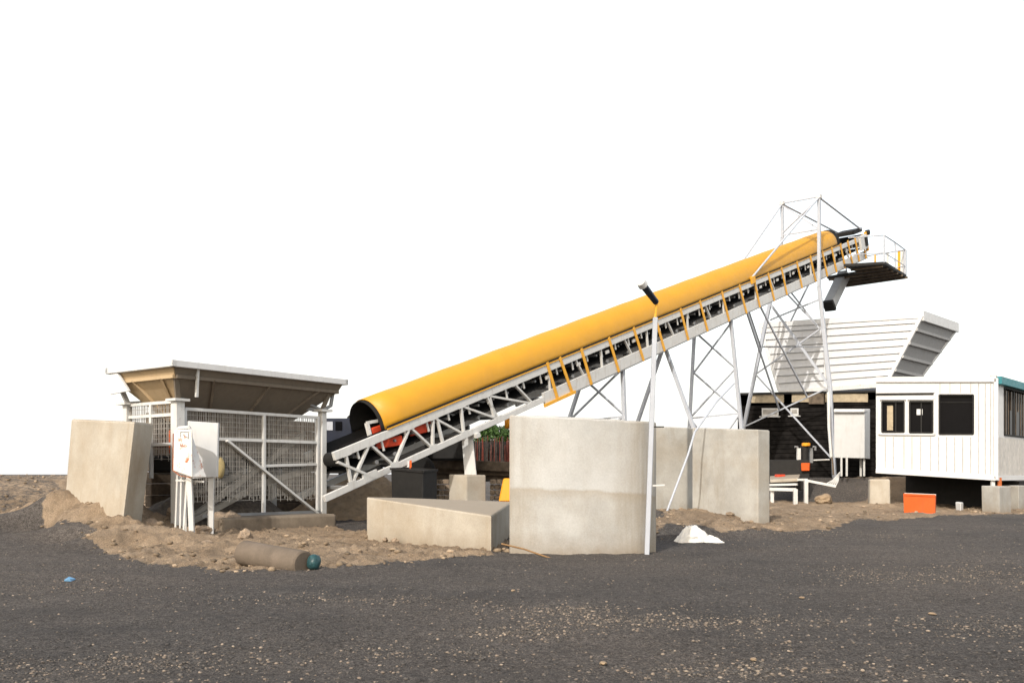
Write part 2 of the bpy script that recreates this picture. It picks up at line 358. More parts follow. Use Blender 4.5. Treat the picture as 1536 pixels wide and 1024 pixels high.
def m_ground():
    m, nt, b = newmat('yard_ground')
    pos = N(nt, 'ShaderNodeNewGeometry').outputs['Position']
    sand = N(nt, 'ShaderNodeAttribute', attribute_name='sand').outputs['Fac']
    gv = N(nt, 'ShaderNodeAttribute', attribute_name='gravel').outputs['Fac']
    asp = ramp(nt, noise(nt, .9, 8, .65), [(.3, (.063, .057, .0525)), (.7, (.099, .090, .083))])
    asp = mix(nt, ramp(nt, noise(nt, .22, 4, .5), [(.38, gray(0)), (.62, gray(.6))]), asp, (.128, .109, .094))
    gr = noise(nt, 55, 4, .75)
    asp = mix(nt, .75, asp, ramp(nt, gr, [(.35, gray(.0)), (.5, gray(.45)), (.66, gray(1.0))]), 'OVERLAY')
    asp = mix(nt, .5, asp, ramp(nt, noise(nt, 13, 6, .7), [(.35, gray(.15)), (.5, gray(.5)), (.65, gray(.85))]), 'OVERLAY')
    asp = mix(nt, ramp(nt, noise(nt, 1.0, 5, .6, stretch=(.35, 1.6, 1)), [(.45, gray(0)), (.7, gray(.45))]), asp, (.060, .056, .054))
    # stones showing in the crust
    vo = N(nt, 'ShaderNodeTexVoronoi', feature='F1'); vo.inputs['Scale'].default_value = 48; nt.links.new(pos, vo.inputs['Vector'])
    sep = N(nt, 'ShaderNodeSeparateColor'); nt.links.new(vo.outputs['Color'], sep.inputs['Color'])
    mul = N(nt, 'ShaderNodeMath', operation='MULTIPLY'); nt.links.new(gv, mul.inputs[0]); mul.inputs[1].default_value = .38
    ad = N(nt, 'ShaderNodeMath', operation='ADD'); nt.links.new(mul.outputs[0], ad.inputs[0]); ad.inputs[1].default_value = .008
    lt = N(nt, 'ShaderNodeMath', operation='LESS_THAN'); nt.links.new(sep.outputs['Red'], lt.inputs[0]); nt.links.new(ad.outputs[0], lt.inputs[1])
    dl = N(nt, 'ShaderNodeMath', operation='LESS_THAN'); nt.links.new(vo.outputs['Distance'], dl.inputs[0]); dl.inputs[1].default_value = .42
    st = N(nt, 'ShaderNodeMath', operation='MULTIPLY'); nt.links.new(lt.outputs[0], st.inputs[0]); nt.links.new(dl.outputs[0], st.inputs[1])
    stc = ramp(nt, sep.outputs['Green'], [(.0, (.10, .085, .07)), (.6, (.19, .152, .115)), (1, (.30, .25, .20))])
    asp = mix(nt, st.outputs[0], asp, stc)
    sc = ramp(nt, noise(nt, 1.3, 8, .7), [(.28, (.18, .128, .082)), (.5, (.285, .212, .142)), (.75, (.39, .30, .21))])
    sc = mix(nt, ramp(nt, noise(nt, .6, 6, .65), [(.46, gray(0)), (.70, gray(.6))]), sc, (.140, .108, .078))
    sc = mix(nt, ramp(nt, noise(nt, 3.2, 6, .7), [(.55, gray(0)), (.68, gray(.6))]), sc, (.085, .068, .053))
    sc = mix(nt, .5, sc, ramp(nt, gr, [(.33, gray(.12)), (.5, gray(.5)), (.68, gray(.9))]), 'OVERLAY')
    sm = N(nt, 'ShaderNodeMath', operation='MULTIPLY_ADD'); nt.links.new(noise(nt, 6, 6, .7), sm.inputs[0]); sm.inputs[1].default_value = .9; nt.links.new(sand, sm.inputs[2])
    sf = ramp(nt, sm.outputs[0], [(.86, gray(0)), (1.04, gray(1))])
    c = mix(nt, sf, asp, sc)
    nt.links.new(c, b.inputs['Base Color']); b.inputs['Roughness'].default_value = .95; b.inputs['Specular IOR Level'].default_value = .2
    h = mix(nt, .45, noise(nt, 26, 7, .75), gr)
    h2 = mix(nt, .35, h, st.outputs[0], 'ADD')
    bump(nt, b, h2, 1.0, .055)
    return m
M['ground'] = m_ground()
g = gridmesh('ground', GX, GY, GZ, M['ground'], {'sand': GS, 'gravel': GG}); g['kind'] = 'structure'
def ground_z(x, y): return float(height(np.array([float(x)]), np.array([float(y)]))[0])

# loose stones lying on the yard
def stones(name, n, mat, region, smin, smax, dens, power=2.6):
    t = (1+5**.5)/2
    ico = np.array([(-1, t, 0), (1, t, 0), (-1, -t, 0), (1, -t, 0), (0, -1, t), (0, 1, t), (0, -1, -t), (0, 1, -t), (t, 0, -1), (t, 0, 1), (-t, 0, -1), (-t, 0, 1)])/1.9
    fc = np.array([(0, 11, 5), (0, 5, 1), (0, 1, 7), (0, 7, 10), (0, 10, 11), (1, 5, 9), (5, 11, 4), (11, 10, 2), (10, 7, 6), (7, 1, 8), (3, 9, 4), (3, 4, 2), (3, 2, 6), (3, 6, 8), (3, 8, 9), (4, 9, 5), (2, 4, 11), (6, 2, 10), (8, 6, 7), (9, 8, 1)])
    x0, x1, y0, y1 = region
    Y = y0+(y1-y0)*RNG.random(n*18)**1.35; X = (RNG.random(n*18)*2-1)*(Y*.60+.3)
    keep = RNG.random(len(X)) < dens(X, Y); X = X[keep][:n]; Y = Y[keep][:n]; n = len(X)
    s = smin+(smax-smin)*RNG.random(n)**power
    P = ico[None]*(1+.55*(RNG.random((n, 12, 3))-.5))
    P = P*s[:, None, None]*np.stack([.7+.6*RNG.random(n), .7+.6*RNG.random(n), .4+.35*RNG.random(n)], 1)[:, None, :]
    a = RNG.random(n)*6.283; ca, sa = np.cos(a)[:, None], np.sin(a)[:, None]
    px = P[..., 0]*ca-P[..., 1]*sa; py = P[..., 0]*sa+P[..., 1]*ca
    Z = height(X, Y)
    co = np.stack([px+X[:, None], py+Y[:, None], P[..., 2]+(Z+.18*s)[:, None]], -1).reshape(-1, 3)
    f = (fc[None]+12*np.arange(n)[:, None, None]).reshape(-1, 3)
    me = bpy.data.meshes.new(name); me.vertices.add(len(co)); me.vertices.foreach_set('co', co.ravel())
    me.loops.add(f.size); me.loops.foreach_set('vertex_index', f.ravel().astype(np.int32))
    me.polygons.add(len(f)); me.polygons.foreach_set('loop_start', (np.arange(len(f))*3).astype(np.int32))
    me.update(calc_edges=True); me.validate()
    at_ = me.attributes.new('tone', 'FLOAT', 'POINT'); at_.data.foreach_set('value', np.repeat(RNG.random(n), 12).astype(np.float32))
    me.materials.append(mat); o = bpy.data.objects.new(name, me); COL.objects.link(o); return o
def m_stone(name, stops):
    m, nt, b = newmat(name); c = ramp(nt, N(nt, 'ShaderNodeAttribute', attribute_name='tone').outputs['Fac'], stops)
    c = mix(nt, .4, c, ramp(nt, noise(nt, 60, 4), [(.3, gray(.2)), (.7, gray(.8))]), 'OVERLAY')
    nt.links.new(c, b.inputs['Base Color']); b.inputs['Roughness'].default_value = .9; return m
M['gravel'] = m_stone('gravel_stone', [(0, (.045, .042, .04)), (.5, (.09, .08, .07)), (.82, (.165, .13, .10)), (1, (.27, .22, .17))])
M['sandstone'] = m_stone('clod_stone', [(0, (.10, .075, .05)), (.5, (.19, .14, .09)), (1, (.34, .26, .18))])
o = stones('gravel', 19000, M['gravel'], (0, 0, 4.8, 24), .0035, .017, lambda X, Y: np.clip(gravel_density(X, Y)*.85+.022, 0, 1)*(1-.8*sandmask(X, Y)))
tag(o, 'loose grey and beige gravel scattered over the dark yard', 'gravel', kind='stuff')
def sand_edge(X, Y):
    s = sandmask(X, Y); return np.clip(.22*s+1.1*s*(1-s)*4*.5, 0, 1)
o = stones('earth_clods', 4500, M['sandstone'], (0, 0, 11.5, 34), .006, .075, sand_edge, 7)
tag(o, 'crumbled clods of tan earth along the sandy bank', 'earth clods', kind='stuff')

# ------------------------------------------------------------------ concrete walls
def slab(name, label, cat, corners_bottom, corners_top, mat, bevel=.03, group=None, smooth=None):
    mb = MB().hexa(corners_bottom, corners_top)
    o = mb.build(name, mat, None, bevel, seg=2, smooth=smooth)
    return tag(o, label, cat, group)
def down(p, z): return V((p.x, p.y, z))
G_W = 'concrete walls of the yard'
# wall beside the hopper (battered right side)
a, b_, c_ = at(107, 628, 18.8), at(202, 632, 17.0), at(231, 635, 18.0)
a0, b0, c0 = at(98, 742, 18.75), at(186, 768, 16.9), at(211, 797, 17.75)
def ext(p, q, z):
    t = (z-p.z)/(q.z-p.z); return p+(q-p)*t
d_ = c_+(a-b_); A0, B0, C0 = ext(a, a0, -.1), ext(b_, b0, -.1), ext(c_, c0, -.1)
D0 = C0+(A0-B0)
slab('concrete_wall', 'thick weathered concrete wall with leaning sides left of the hopper', 'concrete wall', [A0, B0, C0, D0], [a, b_, c_, d_], M['concrete_warm'], .04, G_W)

# big wall with a slightly bowed face
fl, fm1, fm2, fr = at(763, 833, 14.7), at(830, 836, 14.55), at(905, 834, 14.62), at(967, 824, 14.95)
back = V((.25, .62, 0))
NB = 14; loop = []; tz = []
for k in range(NB+1):
    t = k/NB; loop.append(fl.lerp(fr, t)+V((0, -.17*math.sin(math.pi*t)**.8 if 0 < k < NB else 0, 0))); tz.append(at(765, 622, fl.y).z*(1-t)+at(968, 632, fr.y).z*t+.01*math.sin(k*1.9))
loop += [fr+V((.24, .24, 0)), fl+V((.25, .45, 0))]; tz += [tz[-1], tz[0]]
slab('concrete_wall', 'largest pale concrete wall at the front, with a horizontal pour line', 'concrete wall', [down(p, -.15) for p in loop], [V((p.x, p.y, z)) for p, z in zip(loop, tz)], M['concrete_pour'], .03, G_W, smooth=25)

# low ramped block under the conveyor
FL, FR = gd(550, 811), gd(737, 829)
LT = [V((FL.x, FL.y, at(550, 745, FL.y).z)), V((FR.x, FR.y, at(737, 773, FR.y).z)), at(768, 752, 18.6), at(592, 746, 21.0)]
slab('concrete_block', 'long low concrete block with a sloping top in dust and painted shade left of the largest wall', 'concrete block', [down(p, -.1) for p in LT], LT, M['concrete_warm'], .03)

# the pair behind
pl, pr = at(978, 639, 22.6), at(1031, 641, 22.9)
q = V((.2, .3, 0))
slab('concrete_wall', 'narrow concrete wall panel behind the lamp post', 'concrete wall', [down(p, -.1) for p in (pl, pr, pr+q, pl+q)], [pl, pr, pr+q, pl+q], M['concrete'], .03, G_W)
pl, pr, pe = at(1038, 641, 22.4), at(1137, 644, 20.9), at(1155, 645, 21.15)
q = V((.2, .3, 0)); pk = V((pl.x+.25, pl.y+.3, pl.z))
slab('concrete_wall', 'wide concrete wall behind the white powder heap, in front of the dark shed', 'concrete wall', [down(p, -.15) for p in (pl, pr, pe, pk)], [pl, pr, pe, pk], M['concrete'], .03, G_W)

# ------------------------------------------------------------------ feed hopper
HU = V((.588, .809, 0)); HV = V((.809, -.588, 0)); ZZ = V((0, 0, 1))
HC = at(260, 540, 18.0); RIM = HC.z
def hp(u, v, z): return V((HC.x, HC.y, 0))+HU*u+HV*v+ZZ*z
LU, LV = 4.63, 2.34
hop = thing('feed_hopper', hp(2.3, -1.2, 0), 'feed hopper, lit end painted tan and shaded sides brown, on white legs with wire mesh guards', 'hopper')
for p, q in (((0, 0), (LU, 0)), ((0, 0), (0, -LV)), ((LU, 0), (LU, -LV)), ((0, -LV), (LU, -LV))):
    MB().bar(hp(*p, RIM-.06), hp(*q, RIM-.06), .10, .13, ext=.05).build('rim', M['white_clean'], hop, .008)
zb = 2.42; ins = .85; inu = 1.15
top4 = [hp(.06, -.06, RIM-.12), hp(LU-.06, -.06, RIM-.12), hp(LU-.06, -LV+.06, RIM-.12), hp(.06, -LV+.06, RIM-.12)]
low4 = [hp(.14, -.14, RIM-.30), hp(LU-.14, -.14, RIM-.30), hp(LU-.14, -LV+.14, RIM-.30), hp(.14, -LV+.14, RIM-.30)]
bot4 = [hp(inu*.75, -ins, zb), hp(LU-inu, -ins, zb), hp(LU-inu, -LV+ins, zb), hp(inu*.75, -LV+ins, zb)]
for i in range(4):
    j = (i+1) % 4
    nrm = [HV, HU, -HV, -HU][i]
    mt = [M['brown'], M['brown'], M['brown'], M['tan']][i]  # lit tan end, shaded brown sides: one steel with light painted in
    mb = MB()
    for A, B in ((top4, low4), (low4, bot4)):
        q4 = [A[i], A[j], B[j], B[i]]; nn = (q4[1]-q4[0]).cross(q4[2]-q4[0]).normalized()*.02
        mb.hexa([p-nn for p in q4], [p+nn for p in q4])
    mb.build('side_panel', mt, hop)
    # stiffening ribs
    cnt = 3 if i in (0, 2) else 2
    for k in range(cnt):
        t = (k+.6)/cnt
        p0 = low4[i].lerp(low4[j], t)+nrm*.05; p1 = bot4[i].lerp(bot4[j], t)+nrm*.05
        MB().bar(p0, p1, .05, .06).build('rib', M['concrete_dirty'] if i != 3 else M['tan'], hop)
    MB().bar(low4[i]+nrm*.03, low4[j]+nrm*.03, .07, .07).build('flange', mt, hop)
# legs
LEG = [(.30, -.30, .0), (4.17, -.30, .30), (4.17, -2.1, .05), (.30, -2.12, .05)]
for k, (u, v, z0) in enumerate(LEG):
    w = .15 if k != 0 else .2
    MB().bar(hp(u, v, z0-.2), hp(u, v, zb+.35), w, w, up=HU).build('leg', M['white'], hop, .01)
    MB().box(hp(u, v, zb+.37), HU*.17, HV*.17, ZZ*.025).build('leg_cap', M['white'], hop)
    s1 = -1 if u < 1 else 1; s2 = 1 if v > -1 else -1
    MB().bar(hp(u, v, zb+.4), hp(u+s1*.18, v+s2*.18, RIM-.13), .05, .10, up=HU).build('corner_bracket', M['white'] if k == 3 else M['brown'], hop)
    MB().bar(hp(u+s1*-.02, v, zb+.38), hp(u-s1*.4, v-s2*.3, zb+.42), .05, .08).build('cleat', M['gray_steel'], hop)
MB().bar(hp(.60, -.10, 2.86), hp(.60, -.06, RIM-.1), .055, .05, up=HU).build('corner_post', M['white'], hop)
MB().tube([hp(4.17, -.28, 2.80), hp(4.40, -.26, 2.92), hp(4.46, -.2, RIM-.12)], .045, 8).build('bracket_arm', M['gray_steel'], hop, smooth=50)
MB().tube([hp(4.17, -.3, 2.80), hp(3.85, -.45, 2.95)], .035, 8).build('bracket_arm', M['gray_steel'], hop, smooth=50)
# white corner plate at the far left
mb = MB(); c0_ = hp(.1, -2.3, 0)
mb.hexa([hp(-.02, -2.28, 2.98), hp(-.02, -1.55, 3.02), hp(.03, -1.55, 3.02), hp(.03, -2.28, 2.98)], [hp(-.02, -2.36, 3.40), hp(-.02, -1.98, 3.42), hp(.03, -1.98, 3.42), hp(.03, -2.36, 3.40)])
mb.build('corner_plate', M['white_clean'], hop)
# guards: long side
def guard(p0, p1, zlo, zhi, rails, posts, mesh_lo, nw, name='mesh_guard'):
    fr = MB()
    for z in rails: fr.bar(p0+ZZ*z, p1+ZZ*z, .045, .065)
    o = fr.build('guard_rail', M['white'], hop, .004)
    for t in posts:
        b = p0.lerp(p1, t); MB().bar(b+ZZ*zlo, b+ZZ*zhi, .07, .07, up=HU).build('guard_post', M['white'], hop, .005)
    w = MB(); ins_ = (p1-p0).normalized().cross(ZZ)*-.02
    for k in range(nw):
        t = (k+.5+random.uniform(-.25, .25))/nw; b = p0.lerp(p1, t)+ins_
        w.bar(b+ZZ*(mesh_lo+random.uniform(-.05, .12)), b+ZZ*zhi, .010, .010, up=HU)
    k = mesh_lo
    while k < zhi:
        w.bar(p0+ins_*1.4+ZZ*k, p1+ins_*1.4+ZZ*k, .009, .009); k += .105
    w.build('wire_mesh', M['wire'], hop)
gp0, gp1 = hp(.46, -.3, 0), hp(4.08, -.3, 0)
guard(gp0, gp1, .15, 2.62, (2.62, 2.03), (0.0, .55, .985), .72, 84)
MB().bar(gp0.lerp(gp1, .55)+ZZ*1.47, gp1+ZZ*1.52, .045, .06).build('guard_rail', M['white'], hop, .004)
gv = HV*.06
MB().bar(gp0.lerp(gp1, .27)+ZZ*2.0+gv, gp0.lerp(gp1, .97)+ZZ*.36+gv, .05, .09, up=HV).build('cross_brace', M['white'], hop)
MB().bar(gp0.lerp(gp1, .10)+ZZ*.42+gv, gp0.lerp(gp1, .99)+ZZ*.40+gv, .05, .07).build('guard_rail', M['gray_steel'], hop)
for a_, b__ in (((.12, .35, -.75), (.98, 2.25, -.75)), ((.50, 1.0, -.55), (1.0, 1.42, -.55)), ((.2, .9, -.9), (.62, 1.45, -.9)), ((.1, .3, -.6), (.55, .95, -.7))):
    MB().bar(gp0.lerp(gp1, a_[0])+ZZ*a_[1]+HV*(a_[2]+.3), gp0.lerp(gp1, b__[0])+ZZ*b__[1]+HV*(b__[2]+.3), .10, .12).build('cross_brace', M['dusty'], hop)
ge0, ge1 = hp(.30, -2.05, 0), hp(.30, -.42, 0)
guard(ge0, ge1, 1.2, 2.78, (2.76, 2.50, 1.9), (.5,), 1.6, 34)
# feeder under the hopper
MB().hexa([hp(1.0, -1.0, 1.75), hp(3.6, -1.0, 1.75), hp(3.6, -1.55, 1.75), hp(1.0, -1.55, 1.75)], bot4[:1]+bot4[1:2]+bot4[2:3]+bot4[3:4]).build('outlet', M['brown'], hop)
MB().box(hp(2.4, -1.27, 1.5), HU*1.9, HV*.4, ZZ*.18).build('feeder_belt', M['rubber'], hop, .05)
mb = MB()
for k in range(7): mb.tube([hp(.8+k*.5, -1.8, 1.35), hp(.8+k*.5, -.75, 1.35)], .07, 10)
mb.build('feeder_rollers', M['gray_steel'], hop, smooth=40)
MB().box(hp(.55, -.7, 1.95), HU*.12, HV*.16, ZZ*.25).build('motor_housing', M['orange'], hop, .03)
# tipping wall behind the hopper holding back the loading ramp
mb = MB()
for k in range(10):
    z0 = k*.27; mb.box(hp(3.75+random.uniform(-.05, .05), -2.9+random.uniform(-.03, .03), z0+.13), HU*2.45, HV*.12, ZZ*.131)
o = mb.build('sleeper_wall', M['timber'], None, .015)
tag(o, 'dark stacked sleeper wall behind the hopper legs', 'retaining wall')
def mound(name, c, rx, ry, h, mat, n=70, seed=1, ang_=0.0, sharp=1.2, rough=.12):
    u = np.linspace(-1, 1, n); X, Y = np.meshgrid(u, u, indexing='ij'); r = np.hypot(X, Y)
    n1 = fbm(X+seed*3.1, Y+seed*1.7, 2.0, 4, seed)
    Z = h*np.clip(1-(r*(1+.25*n1))**sharp, 0, 1)
    Z = Z*(1+rough*3*fbm(X+seed, Y, 5, 4, seed+3)*.5)-.12*(Z < 1e-4)
    ca, sa = math.cos(ang_), math.sin(ang_)
    WX = c[0]+X*rx*ca-Y*ry*sa; WY = c[1]+X*rx*sa+Y*ry*ca
    o = gridmesh(name, WX-c[0], WY-c[1], Z, mat, {}); o.location = (c[0], c[1], c[2]); return o
M['gravelheap'] = m_plain('gravel_heap', (.15, .125, .10), .95, var=.5, scale=11, bumpy=1.0)
M['sandheap'] = m_plain('sand_heap', (.27, .20, .13), .95, var=.3, scale=7, bumpy=.8)
p = hp(2.3, -2.0, 0)
tag(mound('gravel_heap', (p.x, p.y, 0), 2.5, 1.1, 1.3, M['gravelheap'], seed=4, ang_=math.atan2(HU.y, HU.x)), 'spilled dark gravel heap under the hopper behind the mesh', 'gravel heap', kind='stuff')

# footing beam under the guard
p0, p1 = at(333, 772, 18.45), at(505, 768, 20.3); zt = .40
dd = (p1-p0); dd.z = 0; dd.normalize(); nn = V((dd.y, -dd.x, 0)); bw = .33
lp = [down(p0, 0)+nn*0, down(p1, 0), down(p1, 0)-nn*bw*2.0, down(p0, 0)-nn*bw*2.0]
slab('footing_beam', 'dirty brown concrete footing beam under the mesh guard', 'footing', [down(p, -.1) for p in lp], [down(p, zt) for p in lp], M['concrete_dirty'], .05)

# white board on a post, in front of the hopper
bw_p = gd(316, 806, .03); bd = bw_p.y
brd = thing('panel_board', (bw_p.x, bw_p.y, bw_p.z), 'plain white sheet metal panel on a single post in front of the mesh', 'panel board')
tl, tr = at(281, 631, bd), at(327, 634, bd-.05)
lo_l, lo_r = at(281, 718, bd), at(325, 715, bd-.05)
k = V((.02, .05, 0))
MB().hexa([lo_l, lo_r, lo_r+k, lo_l+k], [tl, tr, tr+k, tl+k]).build('panel', M['panel_gray'], brd, .008)
MB().bar(at(317, 712, bd+.06), at(316, 812, bd+.06), .115, .05, up=(0, 1, 0)).build('post', M['white'], brd, .006)
MB().bar(at(317, 640, bd+.09), at(317, 712, bd+.09), .07, .05, up=(0, 1, 0)).build('stiffener', M['white'], brd)

# rusty switch box
bx = at(292, 716, 17.3)
sw = thing('switch_box', (bx.x, bx.y, .05), 'rusty white switch box on thin legs beside the white panel', 'switch box')
q = [at(259, 706, 17.3), at(287, 716, 17.05), at(311, 716, 17.35), at(283, 708, 17.6)]
t = [at(260, 644, 17.3), at(288, 643, 17.05), at(289, 656, 17.35), at(284, 644, 17.6)]
MB().hexa(q, t).build('cabinet', M['rusty'], sw, .02)
MB().hexa([at(262, 644, 17.32), at(286, 643, 17.08), at(288, 643, 17.4), at(265, 643, 17.6)], [at(268, 639, 17.32), at(283, 638, 17.1), at(284, 638, 17.4), at(268, 639, 17.6)]).build('hood', M['white'], sw, .01)
nf = (q[1]-q[0]).cross(t[0]-q[0]).normalized()
if nf.y > 0: nf = -nf
def face_pt(x, y, lift=.004): return onplane(x, y, q[0], nf)+nf*lift
mb = MB()                                   # the small scrawled orange marks of the label
for (x0, y0, x1, y1) in ((271, 665, 271.4, 669), (272.4, 666.5, 272.4, 669), (274, 665, 274.3, 669), (274.3, 667.3, 276, 668.6), (277, 666.5, 277.2, 669), (278.6, 666.8, 280, 669), (271, 669.2, 280, 669.4)):
    mb.bar(face_pt(x0, y0), face_pt(x1, y1), .006, .012, up=nf)
mb.build('label_marks', M['rust'], sw)
mb = MB()
for (x0, y0, x1, y1) in ((271, 647, 284, 647.5), (271.5, 648, 271.5, 655), (283, 649, 283, 658), (275, 652, 282, 656)):
    mb.bar(face_pt(x0, y0), face_pt(x1, y1), .006, .02, up=nf)
mb.build('latch', M['gray_steel'], sw)
mb = MB()
for (x0, y0, x1, y1) in ((260, 650, 259.5, 705), (259.5, 705, 270, 713), (270, 713, 286, 716)):
    mb.bar(face_pt(x0, y0, .002), face_pt(x1, y1, .002), .006, .022, up=nf)
mb.build('edge_strip', M['rust'], sw)
for x0, x1, y1, d, w in ((266, 263, 790, 17.5, .03), (272, 270, 792, 17.4, .03), (281, 275, 796, 17.3, .035), (284, 288, 798, 17.25, .09), (277, 279, 793, 17.5, .03)):
    MB().bar(at(x0, 712, d), at(x1, y1+6, d), w, w*.8, up=(0, 1, 0)).build('leg', M['white'], sw)
MB().bar(at(264, 720, 17.4), at(306, 722, 17.3), .03, .035).build('cross_bar', M['white'], sw)

# buried fallen pillar, ball, litter, rocks
p0, p1 = gd(366, 834, .11), gd(456, 848, .05)
o = MB().tube([p0+V((0, 0, .05)), p0.lerp(p1, .5)+V((0, 0, .03)), p1+V((0, 0, .02))], .185, 18).build('fallen_pipe', M['pipe'], None, .02, smooth=40)
tag(o, 'brown fallen concrete pipe half buried in the sand', 'pipe')
def lump(name, c, s, mat, seed, sub=3, amp=.35, smooth=True):
    import bmesh
    bm = bmesh.new(); bmesh.ops.create_icosphere(bm, subdivisions=sub, radius=1)
    rr = random.Random(seed); off = V((rr.uniform(-50, 50), rr.uniform(-50, 50), rr.uniform(-50, 50)))
    from mathutils import noise as mn
    for v in bm.verts:
        n = mn.noise(v.co*1.3+off)+.5*mn.noise(v.co*2.9+off)
        v.co *= 1+amp*n
        v.co = V((v.co.x*s[0], v.co.y*s[1], v.co.z*s[2]))
    me = bpy.data.meshes.new(name); bm.to_mesh(me); bm.free(); me.materials.append(mat)
    if smooth: me.polygons.foreach_set('use_smooth', [True]*len(me.polygons))
    o = bpy.data.objects.new(name, me); COL.objects.link(o); o.location = c; o.rotation_euler = (0, 0, rr.uniform(0, 6)); return o
p = gd(471, 853)
tag(lump('plastic_ball', (p.x, p.y, p.z+.09), (.095, .095, .11), M['tealplastic'], 3, 3, .16), 'crumpled dark teal plastic ball at the end of the fallen pipe', 'plastic ball')
p = gd(104, 870)
mb = MB().hexa([V((p.x-.05, p.y-.03, p.z-.01)), V((p.x+.045, p.y-.05, p.z-.01)), V((p.x+.05, p.y+.06, p.z)), V((p.x-.045, p.y+.05, p.z))], [V((p.x-.05, p.y-.03, p.z+.012)), V((p.x+.02, p.y-.05, p.z+.03)), V((p.x+.05, p.y+.06, p.z+.015)), V((p.x-.03, p.y+.05, p.z+.045))])
tag(mb.build('plastic_scrap', M['blueplastic'], None, .005), 'small light blue plastic scrap lying on the dark ground', 'litter')
rk = [(266, 800, .05, (.30, .22, .22), 'brown boulder at the feet of the switch box legs'),
      (247, 780, .15, (.45, .25, .20), 'dark boulder between the leaning wall and the switch box'),
      (340, 800, .05, (.32, .25, .22), 'tan boulder right of the white panel post'),
      (298, 806, .03, (.28, .22, .15), 'low flat tan boulder left of the white panel post'),
      (200, 805, .05, (.22, .16, .12), 'small jagged rock at the foot of the leaning wall'),
      (368, 818, .02, (.14, .12, .12), 'pale rock at the left end of the fallen pipe'),
      (228, 806, .05, (.20, .15, .13), 'dark broken rock between the leaning wall and the switch box legs'),
      (312, 822, .03, (.13, .10, .07), 'small broken rock in front of the white panel post'),
      (178, 800, .1, (.16, .12, .09), 'jagged tan rock under the left end of the leaning wall'),
      (1095, 777, .25, (.16, .09, .06), 'dark rubble lump at the foot of the wide back wall'),
      (1122, 781, .2, (.12, .08, .06), 'smaller dark rubble lump right of another at the foot of the wide back wall'),
      (1170, 803, .02, (.10, .08, .05), 'small pale rock on the yard right of the wide back wall'),
      (563, 813, .02, (.06, .05, .045), 'tiny dark ochre stone, leftmost at the low block'),
      (578, 814, .02, (.08, .05, .045), 'tiny ochre stone in the middle of three at the low block'),
      (592, 815, .02, (.10, .06, .05), 'orange stone, rightmost of three at the low block')]
for i, (x, y, z, s, lb) in enumerate(rk):
    p = gd(x, y, z); p.z = ground_z(p.x, p.y)
    o = lump('rock', (p.x, p.y, p.z+s[2]*.35), s, M['rock'], 20+i, 3, .45, False); tag(o, lb, 'rock', 'rocks lying on the sand')
for i, (x, y, s, lb) in enumerate([(1130, 992, .06, 'small orange tinted stone in the right foreground'), (905, 997, .07, 'pale flat stone in the middle foreground'), (770, 886, .07, 'pale stone by itself on the dark yard below the largest wall'),
                                   (1203, 896, .06, 'pale flat chip on the yard below the white heap'), (1398, 921, .08, 'beige flat chip among gravel at the right')]):
    p = gd(x, y); p.z = ground_z(p.x, p.y)
    tag(lump('stone', (p.x, p.y, p.z+.012), (s*.5, s*.36, s*.18), M['sandheap'], 60+i, 2, .4, False), lb, 'stone', 'single stones on the yard')
o = lump('yellow_sack', at(330, 702, 19.3), (.11, .10, .24), M['sackcloth'], 77, 3, .2); tag(o, 'pale yellow sack hanging behind the white panel at the mesh', 'sack')
# brown rod leaning on the largest wall
tag(MB().tube([at(752, 815, 14.2), at(786, 823, 14.15), at(826, 837, 14.05)], .014, 8).build('metal_rod', M['stick'], None, smooth=60), 'thin brown rod leaning against the largest concrete wall', 'rod')
p = gd(1043, 813); gz = ground_z(p.x, p.y)
tag(mound('powder_heap', (p.x-.02, p.y+.12, gz-.02), .36, .28, .32, M['lime'], 80, 8, .2, 1.9, .14), 'small heap of white lime powder on the sand', 'powder heap')
o2 = mound('powder_spill', (p.x+.27, p.y-.01, ground_z(p.x+.27, p.y-.01)-.02), .28, .13, .14, M['lime'], 60, 5, -.5, 1.7, .18)
tag(o2, 'small tail of white powder spilled right of the white heap', 'powder spill')

# ------------------------------------------------------------------ lamp post
b = at(970, 826, 14.75); pd = b.y
lam = thing('lamp_post', (b.x, b.y, 0), 'slim white lamp post with a dark angled floodlight beside the largest wall', 'lamp post')
pt = at(983, 476, pd)
MB().bar(V((b.x, b.y, -.1)), pt, .075, .075, up=(0, 1, 0)).build('post', M['mast_white'], lam, .01)
arm = at(985, 455, pd)
MB().tube([pt, arm, at(980, 446, pd-.02)], .022, 8).build('bracket', M['strap'], lam, smooth=50)
hd0, hd1 = at(984, 453, pd), at(965, 428, pd-.35)
MB().tube([hd0, hd0.lerp(hd1, .5), hd1], .05, 12, r2=.06).build('lamp_body', M['navy'], lam, smooth=50)
ax = (hd1-hd0).normalized()
mb = MB(); mb.tube([hd1, hd1+ax*.05, hd1+ax*.11], .085, 16, r2=.07); mb.build('lamp_glass', M['white_clean'], lam, .01, smooth=50)
mb = MB().bar(at(981, 640, pd-.03), at(996, 640, pd-.03), .03, .02)
mb.build('hook', M['dark'], lam)
MB().bar(at(979, 728, pd-.03), at(997, 727, pd-.03), .025, .025).build('hook', M['white'], lam)
# leaning rod at the back wall
pb = at(1000, 768, 20.4)
tag(MB().tube([pb, at(1032, 682, 21.0), at(1042, 648, 21.4), at(1075, 602, 22.6), at(1101, 575, 24.0)], .025, 8).build('leaning_pipe', M['mast_white'], None, smooth=60), 'thin bent white pipe leaning over the back concrete walls', 'pipe')

